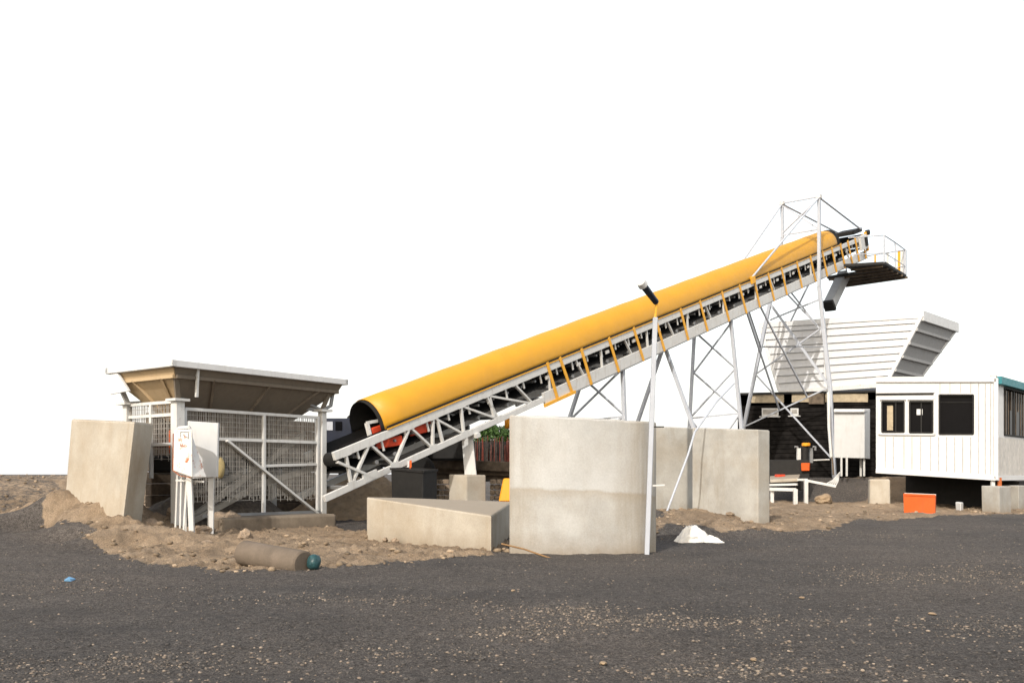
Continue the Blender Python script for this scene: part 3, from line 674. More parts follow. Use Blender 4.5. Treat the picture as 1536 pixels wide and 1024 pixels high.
# ------------------------------------------------------------------ conveyor
AZ, EL = R(42.3), R(19.35)
U = V((math.sin(AZ), math.cos(AZ), 0)); W = V((math.cos(AZ), -math.sin(AZ), 0))
A = U*math.cos(EL)+ZZ*math.sin(EL); NN = -U*math.sin(EL)+ZZ*math.cos(EL)
HW = .60
O = at(578, 643, 22.0)-W*HW
def C(s, v, n): return O+A*s+W*v+NN*n
def s_at(x, v=HW, n=0):
    k = (x-CX)/F; p = C(0, v, n); return (k*p.y-p.x)/(A.x-k*A.y)
S_END = s_at(1297); SA = s_at(500, .56, -.15); SB = s_at(806)
conv = thing('belt_conveyor', V((O.x, O.y, 0)), 'long inclined belt conveyor with yellow arched cover and white truss', 'conveyor')
# cover
def cover_profile(k):
    t = math.pi*k; return (-math.cos(t)*.60, .10+.72*math.sin(t)**.9 if 0 < k < 1 else 0.0)
prof = [(-.60, -.02)]+[(-.60*math.cos(math.pi*i/22), .12+.66*math.sin(math.pi*i/22)) for i in range(23)]+[(.60, -.02)]
mb = MB(); S0, S1 = 0.0, s_at(1262)
segs = 40; vs = []; fs = []
npf = len(prof)
for i in range(segs+1):
    s = S0+(S1-S0)*i/segs
    for (v, n) in prof:
        wob = .006*math.sin(i*2.1+v*3)
        shr = 1.0
        if i == segs: shr = .90
        if i == segs-1: s_ = s
        vs.append(C(s, v*shr, (n+wob)*(shr if n > 0 else 1)))
for i in range(segs):
    for k in range(npf-1):
        fs.append((i*npf+k, i*npf+k+1, (i+1)*npf+k+1, (i+1)*npf+k))
mb.add(vs, fs)
cov = mb.build('cover', M['yellow'], conv, smooth=50)
mb = MB(); L0 = S0-.10; vs = []
pr2 = [(v*.955, n*.965-.005) for v, n in prof]
for s_ in (L0, S1-.05):
    for v, n in pr2: vs.append(C(s_, v, n))
mb.add(vs, [(k, k+1, npf+k+1, npf+k) for k in range(npf-1)])
ln = mb.build('cover_shade', M['rubber'], conv, smooth=50); lm = ln.modifiers.new('thickness', 'SOLIDIFY'); lm.thickness = .012  # dark ring at the mouth; further in, the cover's inner shade as black sheet
MB().box(C((SA+S_END)/2, -.53, -.33), A*((S_END-SA)/2-.3), W*.006, NN*.31).build('truss_shade', M['rubber'], conv)  # dark sheets added where the gaps behind the truss are only shaded
MB().box(C((SA+SB)/2+.9, -.52, -.76), A*((SB-SA)/2-.9), W*.006, NN*.14).build('truss_shade', M['rubber'], conv)
sm = cov.modifiers.new('thickness', 'SOLIDIFY'); sm.thickness = .02; sm.offset = -1
# bolted seam straps along the cover bottom
for side in (-1, 1):
    MB().bar(C(S0+.05, side*.612, .02), C(S1, side*.612, .02), .022, .05, up=NN).build('edge_trim', M['dark'], conv)
    MB().bar(C(S0+.05, side*.615, -.025), C(S1, side*.615, -.025), .025, .035, up=NN).build('edge_trim', M['strap'], conv)
# end cap ring
mb = MB(); ring = [C(S1+.02, v*.9, n*.9) for v, n in prof]; mb.add(ring+[C(S1+.12, v*.55, n*.6) for v, n in prof], [(k, k+1, npf+k+1, npf+k) for k in range(npf-1)]+[tuple(range(npf, 2*npf))])
mb.build('cover_end', M['yellow'], conv, smooth=50)
# truss
SB = s_at(806)
for side in (-1, 1):
    MB().bar(C(SA, side*.56, -.15), C(S_END, side*.56, -.15), .09, .20, up=NN).build('top_chord', M['white'], conv, .01)
    MB().bar(C(s_at(486, .56, -.98), side*.56, -.98), C(SB, side*.56, -.96), .09, .16, up=NN).build('bottom_chord', M['white'], conv, .01)
    MB().bar(C(SB, side*.56, -.95), C(S_END, side*.56, -.95), .07, .36, up=NN).build('side_plate', M['plate'], conv, .008)
    nod = [SA+.35]+[s_at(x) for x in (552, 613, 648, 690, 728, 770, 806)]
    bots = [s_at(x, HW, -.9) for x in (528, 592, 650, 697, 748, 800)]
    for i in range(6):
        for a_, b__ in ((nod[i], bots[i]), (bots[i], nod[i+1])):
            MB().bar(C(a_, side*.56, -.2), C(b__, side*.56, -.92) if b__ in bots else C(b__, side*.56, -.2), .06, .09, up=W) if False else None
    seq = []
    for i in range(6): seq += [(nod[i], -.2), (bots[i], -.94)]
    seq.append((nod[6], -.2))
    for (s0, n0), (s1, n1) in zip(seq[:-1], seq[1:]):
        MB().bar(C(s0, side*.555, n0), C(s1, side*.555, n1), .055, .085, up=W).build('brace', M['white'], conv)
    for (s0, n0) in seq: MB().box(C(s0, side*.60, n0+(.03 if n0 > -.5 else -.0)), A*.13, W*.006, NN*.085).build('gusset', M['white'], conv)
    for sx in (nod[3], nod[5]):
        MB().bar(C(sx+.12, side*.555, -.2), C(sx+.12, side*.555, -.94), .055, .085, up=W).build('brace', M['white'], conv)
    k = SB+.5; tog = 0
    while k < S_END-.5:
        MB().bar(C(k, side*.545, -.24), C(k+(.25 if tog else -.1), side*.545, -.80), .045, .07, up=W).build('brace', M['white'], conv); k += 1.35; tog ^= 1
# cross members
k = SA+.2
while k < S_END:
    MB().bar(C(k, -.55, -.98), C(k, .55, -.98), .07, .07, up=NN).build('cross_member', M['gray_steel'], conv); k += 1.9
# belt
bp = [(-.5, -.02), (-.25, -.20), (.25, -.20), (.5, -.02)]
mb = MB()
lo = [C(SA+.2, v, n) for v, n in bp]; hi = [C(S_END, v, n) for v, n in bp]
mb.add(lo+hi+[p-NN*.03 for p in lo]+[p-NN*.03 for p in hi], [(0, 1, 5, 4), (1, 2, 6, 5), (2, 3, 7, 6), (8, 9, 13, 12), (9, 10, 14, 13), (10, 11, 15, 14), (0, 1, 9, 8), (1, 2, 10, 9), (2, 3, 11, 10)])
MB().box((C(SA+.2, 0, -.62)+C(S_END, 0, -.62))/2, A*((S_END-SA-.2)/2), W*.48, NN*.012).build('return_belt', M['rubber'], conv)
mb.build('carry_belt', M['rubber'], conv)
mb = MB(); k = SA+.6
while k < S_END-.2:
    mb.tube([C(k, -.25, -.28), C(k, .25, -.28)], .06, 8); mb.tube([C(k, .25, -.28), C(k, .5, -.10)], .055, 8); mb.tube([C(k, -.25, -.28), C(k, -.5, -.10)], .055, 8)
    mb.bar(C(k+.09, -.52, -.38), C(k+.09, .52, -.38), .05, .06, up=NN)
    if int(k*2) % 3 == 0: mb.tube([C(k, -.5, -.70), C(k, .5, -.70)], .055, 8)
    k += .62
mb.build('idler_rollers', M['gray_steel'], conv, smooth=40)
k = SA+.7; tog = 0
while k < S_END-.3:
    MB().bar(C(k, .545, -.50 if tog else -.44), C(k, .545, -.05), .05, .035, up=W).build('idler_bracket', M['plate'], conv)
    if k > SB and tog: MB().box(C(k+.3, .55, -.40), A*.09, W*.02, NN*.05).build('bearing_plate', M['plate'], conv)
    k += .78; tog ^= 1
# yellow straps
xs = [823, 842, 874, 915, 952, 985, 1022, 1051, 1084, 1110, 1132, 1153, 1173, 1196, 1216, 1234, 1248, 1261, 1272, 1283, 1293]
for i, x in enumerate(xs):
    s = s_at(x); sl = random.uniform(.02, .16)
    MB().bar(C(s-.10, .625, .03), C(s+sl, .625, -1.14), .025, .105 if i < 14 else .13, up=A).build('strap', M['strap'], conv)
MB().bar(C(SB-.1, .63, -1.13), C(s_at(850), .63, -1.13), .05, .09, up=NN).build('strap_rail', M['strap'], conv)
# rust-yellow rail along the lower plate edge
MB().bar(C(SB, .60, -1.145), C(S_END, .60, -1.145), .04, .03, up=NN).build('edge_rail', M['gray_steel'], conv)
# tail end: pulley, gusset, riser
MB().tube([C(SA+.3, -.5, -.32), C(SA+.3, .5, -.32)], .17, 20).build('tail_pulley', M['dark'], conv, .01, smooth=40)
MB().bar(C(SA+.05, .57, -.30), C(SA+.95, .57, -1.0), .06, .09, up=W).build('brace', M['white'], conv)
MB().box(C(SA+.85, .58, -.93), A*.22, W*.03, NN*.10).build('gusset', M['white'], conv)
ga0, ga1, ga2 = at(557, 663, 21.9), at(550, 634, 21.9), at(566, 631, 22.1)
MB().bar(ga0, ga1, .07, .10, up=W).build('guard_arm', M['white'], conv)
MB().bar(ga1, ga2, .07, .07, up=W).build('guard_arm', M['white'], conv)
for (x0, y0, x1, y1) in ((563, 654, 603, 671), (557, 637, 576, 650), (613, 634, 640, 652), (640, 625, 652, 634)):
    dd_ = C(s_at((x0+x1)/2), .38, -.4).y; b0, b1 = at(x0, (y0+y1)/2+4, dd_-.1), at(x1, (y0+y1)/2-3, dd_+.2)
    MB().bar(b0, b1, .10, (y1-y0)/F*dd_*.85, up=NN).build('belt_guard', M['red'], conv, .02)
# head drive
MB().tube([C(S_END-.25, -.6, -.25), C(S_END-.25, .6, -.25)], .30, 20).build('head_pulley', M['rubber'], conv, .01, smooth=40)
MB().box(C(S_END-.5, 0, .25), A*.55, W*.5, NN*.10).build('head_cover', M['dark'], conv, .03)
MB().box(C(S_END-.55, .68, -.32), A*.40, W*.06, NN*.34).build('bearing_plate', M['white'], conv, .01)
MB().box(C(S_END-.33, .76, -.32), A*.13, W*.05, NN*.22).build('bearing_block', M['dark'], conv, .02)
MB().box(C(S_END-.05, .66, -.35), A*.07, W*.06, NN*.46).build('end_post', M['strap'], conv, .01)
MB().tube([C(S_END+.1, .62, .05), C(S_END+.1, .8, .05)], .13, 14).build('drive_motor', M['dark'], conv, .01, smooth=40)
# floodlight stub on the cover is the lamp; head platform
H0 = C(S_END, 0, 0); PZ = at(1318, 388, 40.8).z
def pf(u, v, z=0): return V((H0.x, H0.y, PZ))+U*u+W*v+ZZ*z
pl_ = [pf(-2.9, .75), pf(-2.1, 2.35), pf(1.4, 2.1), pf(1.4, -.9), pf(-.9, -.9), pf(-1.0, .75)]
MB().hexa([p-ZZ*.08 for p in pl_], [p+ZZ*.04 for p in pl_]).build('platform', M['dark'], conv)
for k in range(6):
    MB().bar(pf(-2.2+k*.7, .8 if k < 2 else -.85, -.13), pf(-2.0+k*.65, 2.2, -.13), .06, .10).build('platform_joist', M['timber'], conv)
rp = [(-2.75, .9), (-2.1, 2.3), (-.4, 2.2), (1.35, 2.05), (1.35, .6), (1.35, -.85)]
for i, (u, v) in enumerate(rp):
    if i == 0: continue
    MB().bar(pf(u, v), pf(u, v, 1.25), .07 if i != 3 else .12, up=U).build('rail_post', M['mast_white'] if i not in (4,) else M['strap'], conv, .008)
for h in (1.25, .45): MB().tube([pf(u0, v0, h) for u0, v0 in rp], .03 if h > 1 else .02, 8).build('handrail', M['mast_white'], conv, smooth=50)
MB().box(pf(1.38, 1.75, .62), U*.02, W*.07, ZZ*.62).build('kick_plate', M['strap'], conv, .01)
MB().box(pf(1.38, 1.95, .62), U*.02, W*.09, ZZ*.62).build('kick_plate', M['white'], conv, .01)
MB().box(pf(1.38, 1.2, .62), U*.02, W*.06, ZZ*.62).build('kick_plate', M['white'], conv, .01)
# discharge chute
c0_, c1_ = at(1266, 412, 44.6), at(1244, 458, 43.4)
MB().bar(c0_, c1_, .50, .46, up=W).build('chute', M['chute_gray'], conv, .02)
ax = (c1_-c0_).normalized(); MB().bar(c1_-ax*.06, c1_+ax*.10, .55, .52, up=W).build('chute_lip', M['dark'], conv, .01)
# cleat where the front cable meets the cover
MB().box(C(s_at(1128), .64, .0), A*.16, W*.04, NN*.14).build('cable_anchor', M['strap'], conv, .01)

# ------------------------------------------------------------------ trestles and mast
GT = 'support trestles under the conveyor'
def trestle(x_near, near, far, label, braces):
    n_top, n_bot = [at(*p) for p in near]; f_top, f_bot = [at(*p) for p in far]
    t = thing('support_trestle', V((n_bot.x, n_bot.y, 0)), label, 'trestle', GT)
    def ext0(a, b): return a+(b-a)*((a.z-.0)/(a.z-b.z))
    n0, f0 = ext0(n_top, n_bot), ext0(f_top, f_bot)
    MB().bar(n_top, n0, .125, .125, up=W).build('leg', M['mast_white'], t, .01)
    MB().bar(f_top, f0, .11, .11, up=W).build('leg', M['mast_white'], t, .01)
    for (i, a0_, j, b0_) in braces:
        L = ((n_top, n0), (f_top, f0))
        MB().bar(L[i][0].lerp(L[i][1], a0_), L[j][0].lerp(L[j][1], b0_), .055, .055, up=W).build('brace', M['mast_white'], t)
    return t
X2 = [(0, .02, 1, .26), (1, .02, 0, .26), (0, .26, 1, .5), (1, .24, 0, .5), (0, .5, 1, .5), (0, .5, 1, .92), (1, .5, 0, .92)]
s1_ = s_at(935); p = C(s1_, .5, -1.1); pf_ = C(s1_, -.5, -1.1)
def top_at(x, v): q = C(s_at(x, v, -1.12), v, -1.12); return (x, HY-(q.z-CAM_Z)/q.y*F, q.y)
n1 = top_at(934, .5); f1 = top_at(874, -.5)
trestle(0, (n1, (937, 640, n1[2])), (f1, (850, 640, f1[2]+.3)), 'leftmost low white trestle just above the largest wall', [(0, .0, 1, .32), (1, .0, 0, .32), (0, .33, 1, .6), (1, .33, 0, .6), (0, .33, 1, .33), (0, .6, 1, .9), (1, .6, 0, .9)])
n2 = top_at(1096, .5); f2 = top_at(1042, -.5)
trestle(0, (n2, (1112, 640, n2[2])), (f2, (1034, 640, f2[2]+.4)), 'tall cross braced white trestle behind the back walls', X2)
# single A frame between them
ap = C(s_at(996, 0, -1.1), 0, -1.1)
t = thing('support_trestle', V((ap.x, ap.y, 0)), 'plain two legged trestle without cross bracing, between lamp post and tall trestle', 'trestle', GT)
for (x, y, d) in ((954, 640, ap.y+1.0), (1040, 640, ap.y-.6)):
    b = at(x, y, d); b0 = ap+(b-ap)*(ap.z/(ap.z-b.z)); MB().bar(ap, b0, .11, .11, up=W).build('leg', M['mast_white'], t)
MB().box(ap, A*.22, W*.5, NN*.04).build('head_plate', M['gray_steel'], t)
# first support on its concrete pier
s0_ = s_at(697, .2, -1.0)
lt, lb = C(s0_, .3, -1.05), at(706, 712, C(s0_, .3, -1).y)
t = thing('support_trestle', V((lb.x, lb.y, lb.z)), 'thick short white support post standing on a concrete pier', 'trestle', GT)
MB().hexa([lb+V((-.16, -.1, 0)), lb+V((.16, -.1, 0)), lb+V((.16, .1, 0)), lb+V((-.16, .1, 0))], [lt+V((-.17, -.1, 0)), lt+V((.13, -.1, 0)), lt+V((.13, .1, 0)), lt+V((-.17, .1, 0))]).build('post', M['white'], t, .01)
MB().bar(C(s0_, -.6, -1.09), C(s0_, .7, -1.09), .14, .12, up=NN).build('cap', M['white'], t)
pd_ = lb.y
q = [at(673, 711, pd_-.35), at(700, 712, pd_-.55), at(729, 712, pd_-.1), at(702, 711, pd_+.4)]
slab('concrete_pier', 'square concrete pier under the thick short conveyor post', 'pier', [down(p, 0) for p in q], q, M['concrete_warm'], .03)

# mast
s_m = s_at(1199, 0, .3)
def mp(v, y):                           # a point of the mast plane at offset v seen at height reading y
    q = C(s_m, v, 0); return V((q.x, q.y, CAM_Z+(HY-y)/F*q.y))
mast = thing('suspension_mast', V((C(s_m, 0, 0).x, C(s_m, 0, 0).y, 0)), 'tall white lattice mast straddling the conveyor with four stays', 'mast')
near = [mp(.86, 295), mp(.86, 430), mp(1.35, 580), mp(1.6, 752)]; far = [mp(-.86, 305), mp(-.86, 357), mp(-1.45, 455), mp(-2.75, 640), mp(-3.4, 738)]
for i, (a_, b__) in enumerate(zip(near[:-1], near[1:])): MB().bar(a_, b__, .16 if i else .13, .13, up=U, ext=.02).build('leg', M['mast_white'], mast, .01)
for i, (a_, b__) in enumerate(zip(far[:-1], far[1:])): MB().bar(a_, b__, .13 if i < 2 else .16, .11, up=U, ext=.02).build('leg', M['mast_white'], mast, .01)
mx = [(mp(.86, 295), mp(-.86, 305)), (mp(.86, 344), mp(-.86, 353)), (mp(.86, 297), mp(-.86, 350)), (mp(-.86, 308), mp(.86, 344)),
      (far[2], near[2]), (mp(1.05, 490), mp(-2.1, 560)), (mp(.95, 448), mp(-1.45, 480)), (mp(-1.1, 425), mp(1.1, 500)), (near[2], mp(-2.75, 640)), (mp(-2.2, 560), mp(1.5, 690))]
def mpx(x, y):
    k_ = (x-CX)/F; q = C(s_m, 0, 0); v = (k_*q.y-q.x)/(W.x-k_*W.y); return mp(v, y)
for x0, y0, x1, y1 in ((1183, 434, 1226, 489), (1220, 412, 1186, 482)):
    mx.append((mpx(x0, y0), mpx(x1, y1)))
mx += [(C(s_at(1120, .5, -1.12), .5, -1.12), near[2].lerp(mp(-2.75, 640), .57)), (C(s_at(1140, .5, -1.12), .5, -1.12), near[2].lerp(mp(-2.75, 640), .25)), (far[2].lerp(far[3], .35), C(s_at(1120, -.5, -1.12), -.5, -1.12)),
       (mp(-1.9, 520), mp(1.15, 520)), (near[1].lerp(near[2], .6), mp(-1.9, 520))]
for i, (a_, b__) in enumerate(mx): MB().bar(a_, b__, .06 if i != 4 else .10, .06, up=U).build('brace', M['mast_white'], mast)
for top, end in ((mp(.86, 296), C(s_at(1128), .62, .1)), (mp(-.86, 306), C(s_at(1099, -.6, .2), -.6, .2)), (mp(.86, 296), C(S_END-.3, .55, .3)), (mp(-.86, 306), C(S_END-.3, -.55, .3))):
    MB().tube([top, end], .042, 8).build('stay', M['mast_white'], mast, smooth=60)
for p in (mp(.86, 295), mp(-.86, 305)): MB().box(p, U*.1, W*.1, ZZ*.08).build('cap', M['white'], mast)

# ------------------------------------------------------------------ aggregate bin
bn = thing('storage_bin', at(1260, 585, 43), 'large white sheet metal bin flaring upwards above the dark shed', 'bin')
bz_t = 7.41*1.16
tf_r, tf_l = at(1383, 473, 41.0), at(1140, 488, 44.3)
tb_r = at(1436, 491, 45.2); tb_l = tb_r+(tf_l-tf_r)
bf_r, bf_l = at(1330, 574, 41.4), at(1169, 586, 43.9)
bb_r = bf_r+V((2.3, 2.6, 0)); bb_l = bb_r+(bf_l-bf_r)
ty = [tf_l, tf_r, tb_r, tb_l]; by = [bf_l, bf_r, bb_r, bb_l]
def quad_panel(mb, a, b, c, d, th, n_ribs=0):
    nn = (b-a).cross(d-a).normalized()*th
    mb.hexa([a-nn, b-nn, c-nn, d-nn], [a+nn, b+nn, c+nn, d+nn])
names = ['front_wall', 'end_wall', 'back_wall', 'end_wall']
for i in range(4):
    j = (i+1) % 4
    cen = sum((ty[k]+by[k] for k in range(4)), V())/8
    nrm = (ty[j]-ty[i]).cross(by[i]-ty[i]).normalized()
    if nrm.dot((ty[i]+by[j])/2-cen) < 0: nrm = -nrm
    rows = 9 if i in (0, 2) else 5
    mb = MB()
    for k in range(rows):                       # lapped sheets
        t0, t1 = k/rows, (k+1)/rows
        a_, b__ = ty[i].lerp(by[i], t0), ty[j].lerp(by[j], t0); c2, d2 = ty[j].lerp(by[j], t1), ty[i].lerp(by[i], t1)
        lift = nrm*.07
        mb.hexa([a_+nrm*.0, b__+nrm*.0, c2+lift, d2+lift], [a_-nrm*.05, b__-nrm*.05, c2-nrm*.05+lift*.2, d2-nrm*.05+lift*.2])
    mb.build(names[i], M['bin_sheet'] if i != 1 else M['sheet_shaded'], bn)
    if i == 1:
        for k in range(1, rows):
            t0 = k/rows; MB().bar(ty[i].lerp(by[i], t0)+nrm*.07, ty[j].lerp(by[j], t0)+nrm*.07, .11, .10, up=nrm).build('end_rib', M['white_clean'], bn)
    MB().bar(ty[i]+nrm*.03, ty[j]+nrm*.03, .10, .46 if i == 1 else .26, up=ZZ).build('rim', M['white_clean'], bn, .01)
    MB().bar(ty[i], by[i], .16, .16, up=nrm).build('corner_post', M['white_clean'], bn, .02)
fn = (tf_r-tf_l).cross(bf_l-tf_l).normalized()
if fn.y > 0: fn = -fn
MB().bar(tf_l.lerp(tf_r, .42)+fn*.08, bf_l.lerp(bf_r, .45)+fn*.08, .12, .12, up=fn).build('stiffener', M['white_clean'], bn)
MB().bar(bf_l-ZZ*.1+fn*.1, bf_r-ZZ*.1+fn*.1, .2, .2).build('sill_beam', M['white'], bn)
p = tf_l.lerp(tf_r, .615)+V((.6, 1.2, -.35))
tag(mound('sand_heap', (p.x, p.y, p.z), 1.1, 1.0, .62, M['sandheap'], 40, 3, 0, 1.3, .1), 'tip of the tan sand heap showing over the bin rim', 'sand heap', kind='stuff')

# ------------------------------------------------------------------ dark shed
shd = thing('timber_shed', (SH_L.x, SH_L.y, TER), 'dark boarded shed under the white bin', 'shed')
zl, zr = at(1113, 592, SH_L.y).z, at(1325, 588, SH_R.y).z
sl, sr = down(SH_L, 0), down(SH_R, 0)
rows = 17; mb = MB()
for k in range(rows):
    z0 = TER-.1+(zl-TER-.45)*k/rows; z1 = TER-.1+(zl-TER-.45)*(k+1)/rows
    off = random.uniform(0, .02)
    mb.hexa([sl+ZZ*z0+snrm*(.05+off), sr+ZZ*z0+snrm*(.05+off), sr+ZZ*z0-snrm*.05, sl+ZZ*z0-snrm*.05], [sl+ZZ*(z1-.015)+snrm*(.02+off), sr+ZZ*(z1-.015)+snrm*(.02+off), sr+ZZ*z1-snrm*.05, sl+ZZ*z1-snrm*.05])
mb.build('front_boards', M['boards'], shd)
dep = -snrm*5.0
wallm = MB()
for a_, b__ in ((sl, sl+dep), (sl+dep, sr+dep), (sr, sr+dep)):
    d = (b__-a_).normalized().cross(ZZ)*.05; wallm.hexa([a_-d+ZZ*(TER-.2), b__-d+ZZ*(TER-.2), b__+d+ZZ*(TER-.2), a_+d+ZZ*(TER-.2)], [a_-d+ZZ*zl, b__-d+ZZ*zl, b__+d+ZZ*zl, a_+d+ZZ*zl])
wallm.build('side_boards', M['boards'], shd)
MB().hexa([sl+ZZ*(zl-.02)+snrm*.2, sr+ZZ*(zr-.0)+snrm*.2, sr+ZZ*zr+dep, sl+ZZ*(zl)+dep], [sl+ZZ*(zl+.08)+snrm*.2, sr+ZZ*(zr+.08)+snrm*.2, sr+ZZ*(zr+.08)+dep, sl+ZZ*(zl+.08)+dep]).build('roof', M['dark'], shd)
def sp(x, y, lift=.0): return onplane(x, y, sl+snrm*.08, snrm)+snrm*lift
def sheet(x0, y0, x1, y1, mat, name, par, fn_, th=.03, l=0.0, top=None):
    a_, b__, c2, d2 = fn_(x0, y1, l), fn_(x1, y1, l), fn_(x1, y0 if top is None else top, l), fn_(x0, y0, l)
    k_ = (b__-a_).cross(d2-a_).normalized()*th
    if k_.y > 0: k_ = -k_
    return MB().hexa([a_, b__, c2, d2], [a_+k_, b__+k_, c2+k_, d2+k_]).build(name, mat, par, .004)
for (x0, y0, x1, y1) in ((1124, 589, 1176, 604), (1188, 591, 1214, 603), (1238, 590, 1302, 603)): sheet(x0, y0, x1, y1, M['tanboard'], 'fascia_board', shd, sp)
sheet(1214.5, 590, 1237, 606, M['timber'], 'vent_box', shd, sp, .12)
for (x0, y0, x1, y1) in ((1143, 612, 1168, 624), (1186, 612, 1198, 623)):
    f = sheet(x0, y0, x1, y1, M['white'], 'window', shd, sp, .03); sheet(x0+2, y0+2, x1-2, y1-3, M['wire'], 'pane', f, sp, .01, .034)
    sheet(x0-3, y1+.2, x1+3, y1+1.6, M['white'], 'sill', f, sp, .08)

# ------------------------------------------------------------------ things on the shed terrace
def rise(x, y_top, y_bot, d, w, name, par, mat, h=None): return MB().bar(at(x, y_top, d), at(x, y_bot, d), w, h or w, up=(0, 1, 0)).build(name, mat, par, .006)
d = 37.6; p = at(1277, 690, d)
cb = thing('control_cabinet', (p.x, p.y, TER), 'plain white control cabinet with a rain hood on thin legs before the dark shed', 'cabinet')
a_, b__, c2 = at(1251, 686, d+.2), at(1297, 687, d-.3), at(1305, 688, d+.3); dd4 = a_+(c2-b__)
ta, tb, tc = at(1251, 617, d+.2), at(1297, 617, d-.3), at(1305, 617, d+.3); td = ta+(tc-tb)
MB().hexa([a_, b__, c2, dd4], [ta, tb, tc, td]).build('body', M['panel_gray'], cb, .01)
n3 = V((tb.y-ta.y, -(tb.x-ta.x), 0)).normalized(); k = n3*.15
MB().hexa([ta+k-ZZ*.04, tb+k-ZZ*.04, tc-k, td-k], [ta+k+ZZ*.10, tb+k+ZZ*.08, tc-k+ZZ*.12, td-k+ZZ*.12]).build('hood', M['white_clean'], cb, .02)
for x, dd_ in ((1262, d), (1270, d-.1), (1296, d-.1), (1291, d+.3)): rise(x, 684, 714, dd_, .07, 'leg', cb, M['white'])
# downpipe from the bin
p = at(1246, 690, 38.2)
dp = thing('downpipe', (p.x, p.y, p.z), 'thin white downpipe below the bin, left of the white cabinet', 'pipe')
MB().tube([at(1242.5, 588, 38.6), at(1243.5, 640, 38.4), at(1247, 686, 38.2)], .065, 10).build('pipe', M['white'], dp, smooth=60)
MB().tube([at(1247, 684, 38.2), at(1249, 694, 38.0), at(1250, 712, 38.0)], .035, 8).build('lower_pipe', M['timber'], dp, smooth=60)
# pump stand
d = 37.0; p = at(1206, 715, d)
pm = thing('pump_stand', (p.x, p.y, p.z), 'small pump on two white posts with an amber cap beside the shed', 'pump')
rise(1198, 672, 720, d, .14, 'post', pm, M['white']); rise(1216.5, 672, 694, d+.2, .13, 'post', pm, M['gray_steel'])
MB().tube([at(1207, 668, d+.1), at(1207, 692, d+.1)], .17, 14).build('pump_body', M['dark'], pm, .02, smooth=40)
MB().tube([at(1209, 664, d), at(1209, 669, d)], .17, 16).build('cap', M['orange_y'], pm, .02, smooth=40)
for x in (1194, 1221): MB().tube([at(x-2, 670, d), at(x+2, 670, d), at(x+2, 675, d)], .05, 8).build('valve', M['gray_steel'], pm, smooth=50)
MB().tube([at(1220, 690, d), at(1244, 689, d)], .03, 8).build('hose', M['white'], pm, smooth=50)
o = MB().hexa([at(1202, 706, d-.3), at(1214, 706, d-.35), at(1215, 705, d), at(1203, 705, d)], [at(1201.5, 694, d-.3), at(1214.5, 694, d-.35), at(1215.5, 694, d), at(1203, 694, d)]).build('bucket', M['orange'], None, .02)
tag(o, 'small orange bucket below the amber capped pump', 'bucket')
o = MB().box(at(1170, 714.5, 36.6), V((.17, .05, 0)), V((-.04, .13, 0)), ZZ*.09).build('fuel_can', M['red'], None, .03)
tag(o, 'red can lying at the left foot of the shed', 'can')
o = MB().box(at(1184, 712, 37.2), V((.75, -.2, 0)), V((.05, .2, 0)), ZZ*.62).build('dark_crate', M['dark'], None, .02)
tag(o, 'dark crate standing before the shed boards left of the pump', 'crate')
# concrete kerb and tables
o = MB().hexa([at(1155, 724, 35.6), at(1197, 722, 35.0), at(1200, 716, 36.8), at(1155, 718, 37.4)], [at(1155, 719, 35.6), at(1197, 717, 35.0), at(1200, 711, 36.8), at(1155, 713, 37.4)]).build('table_top', M['concrete_warm'], None, .02)
tag(o, 'sand coloured slab on the white pipe frame beside the concrete wall', 'slab')
fr1 = thing('pipe_frame', at(1178, 760, 34), 'low white pipe frame carrying the sandy slab beside the wall', 'frame', 'white pipe frames by the shed')
MB().bar(at(1150, 733, 34.6), at(1194, 734, 34.0), .10, .12).build('beam', M['white'], fr1); MB().bar(at(1150, 727, 34.9), at(1196, 726, 34.2), .16, .08).build('beam', M['white'], fr1)
rise(1193, 733, 763, 34, .14, 'leg', fr1, M['white']); rise(1158, 733, 760, 34.6, .12, 'leg', fr1, M['white'])
fr2 = thing('pipe_frame', at(1209, 755, 34), 'white pipe frame with a sloping rail ending in a fan of bent rods', 'frame', 'white pipe frames by the shed')
rise(1209, 719, 760, 34, .13, 'leg', fr2, M['white']); MB().bar(at(1209, 720, 34), at(1254, 729, 33.6), .08, .09).build('rail', M['white'], fr2)
MB().bar(at(1197, 719, 34.3), at(1211, 719, 34), .08, .08).build('rail', M['white'], fr2)
for k in range(5): MB().tube([at(1240+k*3.2, 725+k*1.1, 33.7), at(1249+k*2, 720+k*.4, 33.8), at(1260-k*.4, 708+k*1.6, 34.2)], .022, 6).build('rod', M['white'], fr2, smooth=60)
o = lump('rock', at(1236, 749, 33.2), (.42, .3, .22), M['sandheap'], 91, 3, .3, False); tag(o, 'pale boulder on the grey bank below the white frame', 'rock', 'rocks lying on the sand')
p = at(1207, 712, 35.6)

# ------------------------------------------------------------------ site cabin
ck, cl = at(1494, 720, 30.5), at(1314, 709, 32.4); ckt, clt = at(1494, 567, 30.5), at(1314, 568, 32.4)
cab = thing('site_cabin', V((ck.x, ck.y, ck.z)), 'white ribbed site cabin with dark windows on concrete blocks', 'cabin')
CD = V((.673, .740, 0)); L_ = 6.2
cn = (ck-cl); cn.z = 0; cn.normalize(); cfn = V((cn.y, -cn.x, 0))
if cfn.y > 0: cfn = -cfn
csn = V((CD.y, -CD.x, 0))
def cf(x, y, lift=0.0): return onplane(x, y, down(ck, 0), cfn)+cfn*lift
def cs(x, y, lift=0.0): return onplane(x, y, down(ck, 0), csn)+csn*lift
kr, krt = ck+CD*L_, ckt+CD*L_; kl, klt = cl+CD*L_, clt+CD*L_
